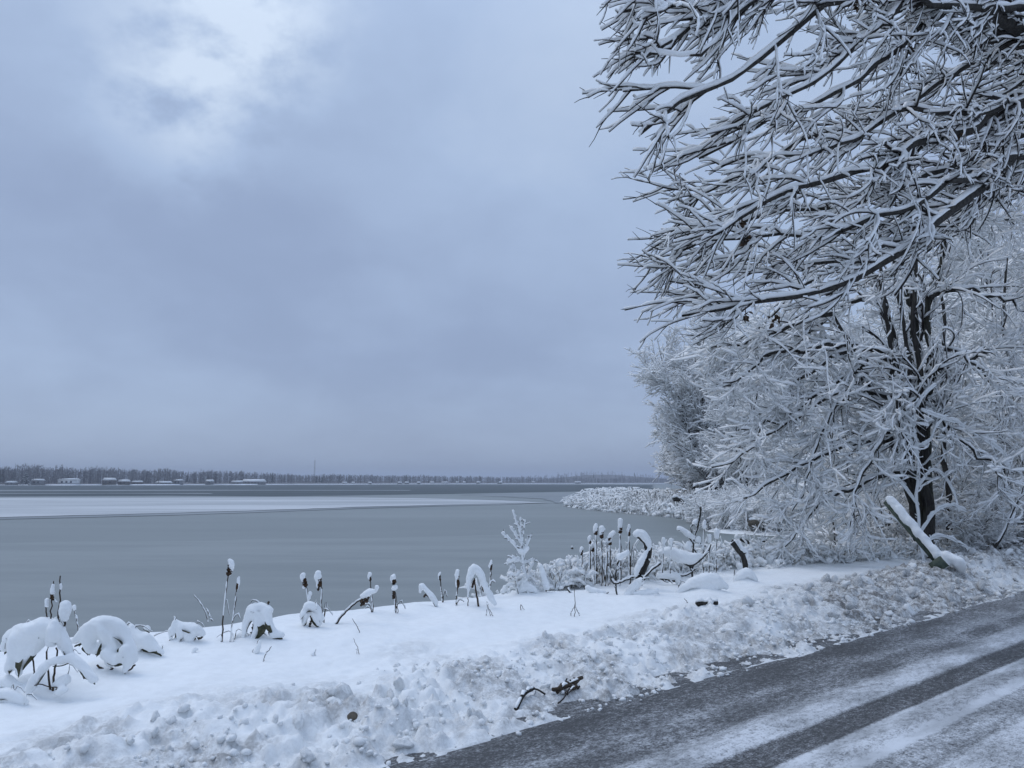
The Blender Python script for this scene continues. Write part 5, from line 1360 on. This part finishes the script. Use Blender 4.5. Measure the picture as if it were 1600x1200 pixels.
traced('twisted_sapling', 'pale twisting sapling plastered with snow in front of the dark trunks', 'sapling', 1436, 880, [
    ('branch', [(1446, 885), (1438, 850), (1434, 800), (1430, 770), (1436, 740), (1432, 700), (1428, 660), (1438, 625), (1462, 602)], 2., 2.2, 4), ('branch', [(1434, 720), (1424, 690), (1410, 664), (1396, 640), (1386, 618)], 1.6, 2, 4.), ('branch', [(1428, 664), (1402, 640), (1372, 652), (1350, 668), (1342, 700), (1350, 726)], 1.6, 2, 4.4),
    ('branch', [(1438, 640), (1466, 652), (1500, 664), (1540, 690), (1570, 712), (1578, 740)], 1.6, 2, 4.2), ('branch', [(1434, 790), (1412, 760), (1392, 742), (1370, 720), (1348, 712)], 1.4, 1.8, 4), ('branch', [(1440, 830), (1462, 800), (1486, 790), (1510, 800)], 1.3, 1.8, 3.8), ('branch', [(1436, 760), (1456, 735), (1474, 744), (1490, 770), (1498, 800)], 1.3, 1.8, 3.6), ('branch', [(1440, 850), (1470, 838), (1500, 850), (1524, 866)], 1.2, 1.8, 4),
    ('branch', [(1432, 700), (1452, 690), (1462, 668), (1478, 650)], 1.2, 1.8, 3.4), ('branch', [(1430, 680), (1412, 690), (1402, 716), (1410, 742)], 1.2, 1.8, 3.4)], Y=13.9, stemmat=M_TWIG, rime=.5, fuzz=9)

# leaning green post
Yp = ghit(1474, 890)[1] + .12
ps = at(1474, 884, Yp); pe = at(1386, 781, Yp + .5)
o = thing('leaning_post', 'fallen green steel post with square foot, leaning left from the bank under snow', 'post', tuple(ps))
ax_ = nrm(pe - ps); sd_v = nrm(np.cross(ax_, UP)); nv = np.cross(sd_v, ax_)
def obox(c, l, w_, h_):
    V = np.array([c + ax_ * l * i + sd_v * w_ * j + nv * h_ * k for i in (-.5, .5) for j in (-.5, .5) for k in (-.5, .5)])
    return MB().add(V, [np.array([[0, 1, 3, 2], [4, 6, 7, 5], [0, 4, 5, 1], [2, 3, 7, 6], [0, 2, 6, 4], [1, 5, 7, 3]])])
Lp = np.linalg.norm(pe - ps); mid_ = (ps + pe) / 2
fm = obox(mid_, Lp, .115, .03)
obj('flange', fm.mesh('flange', False), M_POST, o)
wm = obox(mid_ - nv * .045, Lp * .995, .04, .06); obj('web', wm.mesh('web', False), M_POST, o)
obj('foot', obox(ps + ax_ * .04 - nv * .02 - sd_v * .02, .17, .23, .20).mesh('foot', False), M_POST, o)
fw_ = np.array([0, -.025, .01]); Ps = resample([ps + ax_ * .02 + nv * .025 + fw_, mid_ + nv * .025 + fw_, pe + nv * .025 - ax_ * .02 + fw_], 40)[None]
mb = MB(); caps(mb, Ps[0], [.075, .075, .07, .075, .08, .07]); caps(mb, [ps + nv * .13 + ax_ * .1, ps + nv * .14 + np.array([.10, 0, -.03]), ps + np.array([.26, .02, -.06])], [.07, .10, .06])
obj('snow', remesh('snow', mb, .018, 6), M_SNOW, o)

# plank rails in the thicket
rl = thing('plank_rail', 'low weathered plank fence with snow on its rails, half hidden behind the dark trunk', 'fence', tuple(at(1390, 850, 17)))
for zy in (808, 822, 838):
    a0, a1 = at(1330, zy + 2, 17.3), at(1446, zy, 16.9); m_ = (a0 + a1) / 2; l_ = np.linalg.norm(a1 - a0)
    obj('plank', MB().box(m_, (l_, .05, .10), math.atan2(a1[1] - a0[1], a1[0] - a0[0])).mesh('plank', False), M_WOOD, rl)
    obj('snow', MB().add(*snow_on(resample([a0 + [0, 0, .05], a1 + [0, 0, .05]], 20)[None], np.full((1, 20), .02), .02, .05)).mesh('snow'), M_SNOW, rl)
for px_ in (1336, 1392, 1442):
    a0 = at(px_, 800, 17.2); obj('fence_post', MB().box((a0[0], a0[1] + .07, a0[2] - .6), (.09, .09, 1.5)).mesh('fence_post', False), M_WOOD, rl)

# tangle of snowy weeds along the water's edge
rng = np.random.default_rng(91)
n = 1350
s_w = rng.uniform(6.2, 17.5, n); t_w = EDGE + 3.55 - 1.25 * sstep(11, 17, s_w) + rng.uniform(-.35, 1.2, n) * np.where(rng.random(n) < .5, .5, 1.)
xw, yw = xy(s_w, t_w)
dens = np.interp((xw / yw) * F + 800, [690, 790, 850, 890, 960, 1010, 1310, 1480, 1520], [.02, .10, .45, 1., 1., .85, .9, .6, .3])
kp = rng.random(n) < dens; xw, yw, s_w, t_w = xw[kp], yw[kp], s_w[kp], t_w[kp]; n = len(xw)
zw = bank_z(s_w, t_w) + .0
hw = rng.uniform(.08, .40, n) * np.interp((xw / yw) * F + 800, [860, 920, 1010, 1100, 1200], [.8, 1.2, 1.15, 1.15, 1.0])
base = np.stack([xw, yw, zw - .06], -1)
P0 = np.stack([base, base + np.stack([rng.normal(size=n) * .05, rng.normal(size=n) * .05, hw], -1)], 1)
P0 = np.stack([P0[:, 0] * (1 - f_) + P0[:, 1] * f_ for f_ in np.linspace(0, 1, 6)], 1); R0 = np.full((n, 6), .006)
P1, R1 = grow(rng, P0, R0, 3.0, .25, 1., .12, .42, (.5, 1.3), 6, droop=.10, wob=.16, rr=(.8, 1.), rmin=.0045, tl=.3)
P2, R2 = grow(rng, P1, R1, 1.6, .2, .9, .08, .25, (.5, 1.1), 4, droop=.06, wob=.14, rr=(.7, .9), rmin=.004)
stuff('bank_weeds', MB().add(*tubes(P0, R0, 3, False)).add(*tubes(P1, R1, 3, False)).add(*tubes(P2, R2, 3, False)).mesh('bank_weeds'), M_STEM)
stuff('bank_weed_snow', MB().add(*snow_on(P1, R1, .014, .036, PROFW, .4, rng, .08)).add(*snow_on(P2, R2, .012, .030, PROFW, .4, rng, .08)).add(*snow_on(P0, R0, .014, .03, PROFW, .5, rng, .2)).mesh('bank_weed_snow'), M_SNOW)
# lumpy snow lodged in it
n2 = 260; ii = rng.integers(0, n, n2)
C = base[ii] + np.stack([rng.normal(size=n2) * .12, rng.normal(size=n2) * .12, rng.uniform(.04, .22, n2)], -1)
mb = MB().add(*blobs(C, rng.uniform(.03, .085, n2), rng, IV2, IF2, .8, .10))
stuff('lodged_snow', remesh('lodged_snow', mb, .02, 4), M_SNOW)

# ------------------------------------------------------------------ ploughed clods
rng = np.random.default_rng(15)
def clod_mesh(i, IV=IV3, IF=IF3):
    r_ = np.random.default_rng(100 + i)
    d = nrm(r_.normal(size=(15, 3)))
    sc_ = np.ones(len(IV))
    for q_ in d:                                    # broken, faceted sides
        h_ = r_.uniform(.42, .78); dt = IV @ q_; sc_ = np.where(dt * sc_ > h_, h_ / np.maximum(dt, 1e-6), sc_)
    nn = .06 * r_.normal(size=len(IV)).clip(-1.5, 1.5) + .35 * (fbm(IV[:, 0] * 2.3 + i * 5 + IV[:, 2], IV[:, 1] * 2.3 + IV[:, 2] * 1.7, 200 + i, 3) - .45)
    V = IV * (sc_ + nn)[:, None] * np.array([1.15, .95, .8])
    me_ = mesh_np('snow_clod', V, [IF], True, {'dirt': np.full(len(IV), [.06, .12, .2, .3, .55, .75][i % 6])})
    return me_


CM = [clod_mesh(i) for i in range(12)]
for m_ in CM: m_.materials.append(M_BANK)
G_CL = 'ploughed snow clods on the bank'
spots = []
for (px, py, rp, mi, lb) in [
    (1018, 1024, 9, 1, 'tall upright shard of snow standing alone above the road edge'), (850, 1010, 9, 2, 'angular snow clod half sunk in the middle of the bank'),
    (926, 1022, 11, 0, 'rounded snow clod right of the middle of the bank'), (465, 1124, 15, 1, 'big blocky snow clod at the left, lowest part of the bank'), (490, 1098, 9, 0, 'upright wedge of snow beside the brown stone'),
    (520, 1092, 13, 0, 'squarish snow clod just above the brown stone'), (625, 1164, 16, 3, 'largest grey clod sitting on the road edge near the bottom'), (480, 1182, 17, 3, 'grey slab of snow at the bottom edge of the picture'), (250, 1150, 10, 2, 'clod of snow in a small pit, lower left'),
    (1168, 938, 13, 2, 'large clod on the bank below the snow mound, right of centre'), (1350, 905, 12, 3, 'clod perched on the crest left of the leaning post foot'), (1476, 905, 9, 4, 'brownish clod on the crest right of the leaning post foot'), (203, 1155, 9, 1, 'small round clod left of the clod in the pit')]:
    g = ghit(px, py + rp * .5)
    o = obj('snow_clod', CM[mi if mi < 6 else 0], None); r_ = px_len(rp, g[1])
    s__, t__ = st(g[0], g[1]); zz = float(bank_at(s__, t__))
    o.location = (g[0], g[1], zz + r_ * .25); o.scale = (r_ * .75, r_, r_ * 1.7) if 'upright' in lb else (r_ * 1.1, r_, r_ * .95)
    o.rotation_euler = (0.2 * rng.normal(), .2 * rng.normal(), rng.uniform(0, 6)); tag(o, lb, 'snow clod', G_CL)
for i in range(150):
    s__ = rng.uniform(1.2, 15.5) if i % 3 else rng.uniform(9, 17); t__ = EDGE + (rng.uniform(.08, 1.45) if s__ < 9 else rng.uniform(.1, 1.8))
    r_ = rng.uniform(.026, .062) * (1 + .5 * (s__ > 9))
    x__, y__ = xy(s__, t__); dk = s__ > 8.5 and rng.random() < .65
    o = obj('snow_clod', CM[(rng.integers(0, 2) * 6 + (rng.integers(4, 6) if dk else rng.integers(0, 4)))], None)
    o.location = (x__, y__, float(bank_at(s__, t__)) + r_ * .15); o.rotation_euler = tuple(rng.uniform(0, 6, 3)); o.scale = tuple(r_ * rng.uniform(.75, 1.25, 3))
    tag(o, 'brown stained lump of ploughed snow on the right part of the bank' if dk else 'small white lump of ploughed snow on the roadside bank', 'snow clod', G_CL)
n = 4200
s__ = np.where(rng.random(n) < .6, rng.uniform(.8, 10, n), rng.uniform(9, 24, n)); t__ = EDGE + rng.beta(1.2, 1.7, n) * np.where(s__ > 9, 1.9, 1.6) - .05
kp = fbm(s__ * 1.7, t__ * 2.3, 58, 3) > rng.uniform(.30, .58, n); s__, t__ = s__[kp], t__[kp]; n = len(s__)
x__, y__ = xy(s__, t__); r_ = rng.uniform(.006, .020, n) * np.where(rng.random(n) < .15, 1.8, 1) * np.where(s__ > 9, 1.5, 1)
C = np.stack([x__, y__, np.maximum(bank_at(s__, t__), 0) + r_ * .2], -1)
V, Fc = blobs(C, r_, rng, IV1, IF1, .8, .2)
dk = np.repeat(np.where((s__ > 8.5) & (rng.random(n) < .6), .9, .2), len(IV1))
stuff('snow_crumbs', mesh_np('snow_crumbs', V, Fc, True, {'dirt': dk}), M_BANK)

# stone, sticks and bark on the bank
g = ghit(551, 1113); r_ = px_len(8.5, g[1])
o = obj('stone', mesh_np('stone', blobs(np.zeros((1, 3)), np.array([r_]), rng, IV3, IF3, .85, .03)[0], [IF3]), M_STONE)
o.location = (g[0], g[1], float(bank_at(*st(g[0], g[1]))) + r_ * .3); tag(o, 'brown stone half pressed into the ploughed snow', 'stone')


def on_bank(px, py, lift=.02):
    p = ghit(px, py); s__, t__ = st(p[0], p[1]); return np.array([p[0], p[1], float(bank_at(s__, t__)) + lift])


o = thing('broken_stick', 'broken stick with a side twig lying on the bank above the road', 'stick', tuple(on_bank(820, 1098)))
Pk = resample([on_bank(806, 1110, .015), on_bank(818, 1097, .025), on_bank(833, 1084, .045)], 9)[None]
so = obj('stick', MB().add(*tubes(Pk, np.full((1, 9), .016), 7)).mesh('stick'), M_BARK, o); obj('snow', MB().add(*snow_on(Pk, np.full((1, 9), .010), .004, .012)).mesh('snow'), M_SNOW, so)
Pk = resample([on_bank(833, 1084, .045), on_bank(842, 1085, .04), on_bank(852, 1089, .02)], 7)[None]; obj('side_twig', MB().add(*tubes(Pk, np.full((1, 7), .007), 5)).mesh('side_twig'), M_BARK, o)
o = thing('bark_clump', 'dark clump of torn bark and twigs on the bank beside the broken stick', 'debris', tuple(on_bank(888, 1085)))
for pp, r_ in (([(866, 1088, .02), (880, 1082, .03), (894, 1080, .04), (909, 1074, .06)], .014), ([(870, 1086, .02), (884, 1081, .035), (900, 1080, .02)], .017), ([(886, 1088, .01), (896, 1083, .03), (904, 1079, .03)], .014)):
    Pk = resample([on_bank(*q_) for q_ in pp], 9)[None]; so = obj('bark_piece', MB().add(*tubes(Pk + rng.normal(size=Pk.shape) * .006, r_ * rng.uniform(.6, 1.2, (1, 9)), 7)).mesh('bark_piece'), M_STEM, o); obj('snow', MB().add(*snow_on(Pk[:, ::2], np.full((1, 5), r_ * .7), .002, .008, PROF6, .5, rng, .35)).mesh('snow'), M_SNOW, so)
for pp in ([(872, 1098, .02), (880, 1091, .03), (890, 1086, .03)], [(884, 1078, .05), (886, 1076, .05)], [(892, 1078, .05), (891, 1075, .045)], [(897, 1078, .06), (900, 1073, .055)]):
    Pk = resample([on_bank(*q_) for q_ in pp], 6)[None]; obj('twig', MB().add(*tubes(Pk, np.full((1, 6), .006), 5)).mesh('twig'), M_TWIG, o)
o = thing('half_buried_branch', 'grey branch half buried in snow on the bank below the rounded mound', 'branch', tuple(on_bank(1100, 948)))
Pk = resample([on_bank(1088, 948, .015), on_bank(1121, 946, .03)], 9)[None]; so = obj('branch', MB().add(*tubes(Pk, np.full((1, 9), .025), 7)).mesh('branch'), M_BARK, o); obj('snow', MB().add(*snow_on(Pk, np.full((1, 9), .022), .008, .03)).mesh('snow'), M_SNOW, so)
c_ = at(894, 853, 33.0); c_[2] = WATER + .04
o = thing('ice_lump', 'tiny lump of ice and snow frozen in the open grey lake', 'ice lump', tuple(c_))
obj('ice', MB().add(*blobs(np.array([c_]), np.array([.045]), rng, IV2, IF2, 1., .1)).mesh('ice'), M_STONE, o)
obj('snow', MB().add(*blobs(np.array([c_ + [0, 0, .06]]), np.array([.045]), rng, IV2, IF2, 1., .1)).mesh('snow'), M_SNOW, o)

# ------------------------------------------------------------------ air
hz_b = MB().box((0, 0, 0), (7600, 7700, 1)).mesh('haze', False)
V = np.array([v_.co[:] for v_ in hz_b.vertices]); V[:, 1] += 3780; V[:, 2] = np.where(V[:, 2] < 0, -4., 70.)
V[:, 1] = np.where(V[:, 1] < 0, -700, V[:, 1])
hz_b.vertices.foreach_set('co', V.astype(np.float32).ravel()); hz_b.update()
M_HAZE = bpy.data.materials.new('haze'); M_HAZE.use_nodes = True; ht = M_HAZE.node_tree; ht.nodes.clear()
pv = N(ht, 'ShaderNodeVolumePrincipled'); pv.inputs['Density'].default_value = .00035; pv.inputs['Color'].default_value = (.78, .84, .96, 1); pv.inputs['Anisotropy'].default_value = 0
mo = N(ht, 'ShaderNodeOutputMaterial'); L(ht, pv.outputs[0], mo.inputs['Volume'])
stuff('haze', hz_b, M_HAZE)

for o in list(COL.objects):
    if o.parent is not None and o.name.split('.')[0] in ('twigs', 'crown', 'twig_snow') : o['kind'] = 'stuff'
    if o.parent is not None and o.name.split('.')[0] == 'snow' and len(o.data.polygons) > 3000 and o.get('kind') is None and any(k_ in (o.parent.name.split('.')[0]) for k_ in ('limb', 'trunk', 'stem', 'bough', 'tree', 'sapling', 'shrub')): o['kind'] = 'stuff'
    if '_abs' in o: del o['_abs']
tris = 0
for m_ in bpy.data.meshes:
    if m_.users: tris += len(m_.loops) - 2 * len(m_.polygons)
print('tris', tris, 'objects', len(COL.objects))
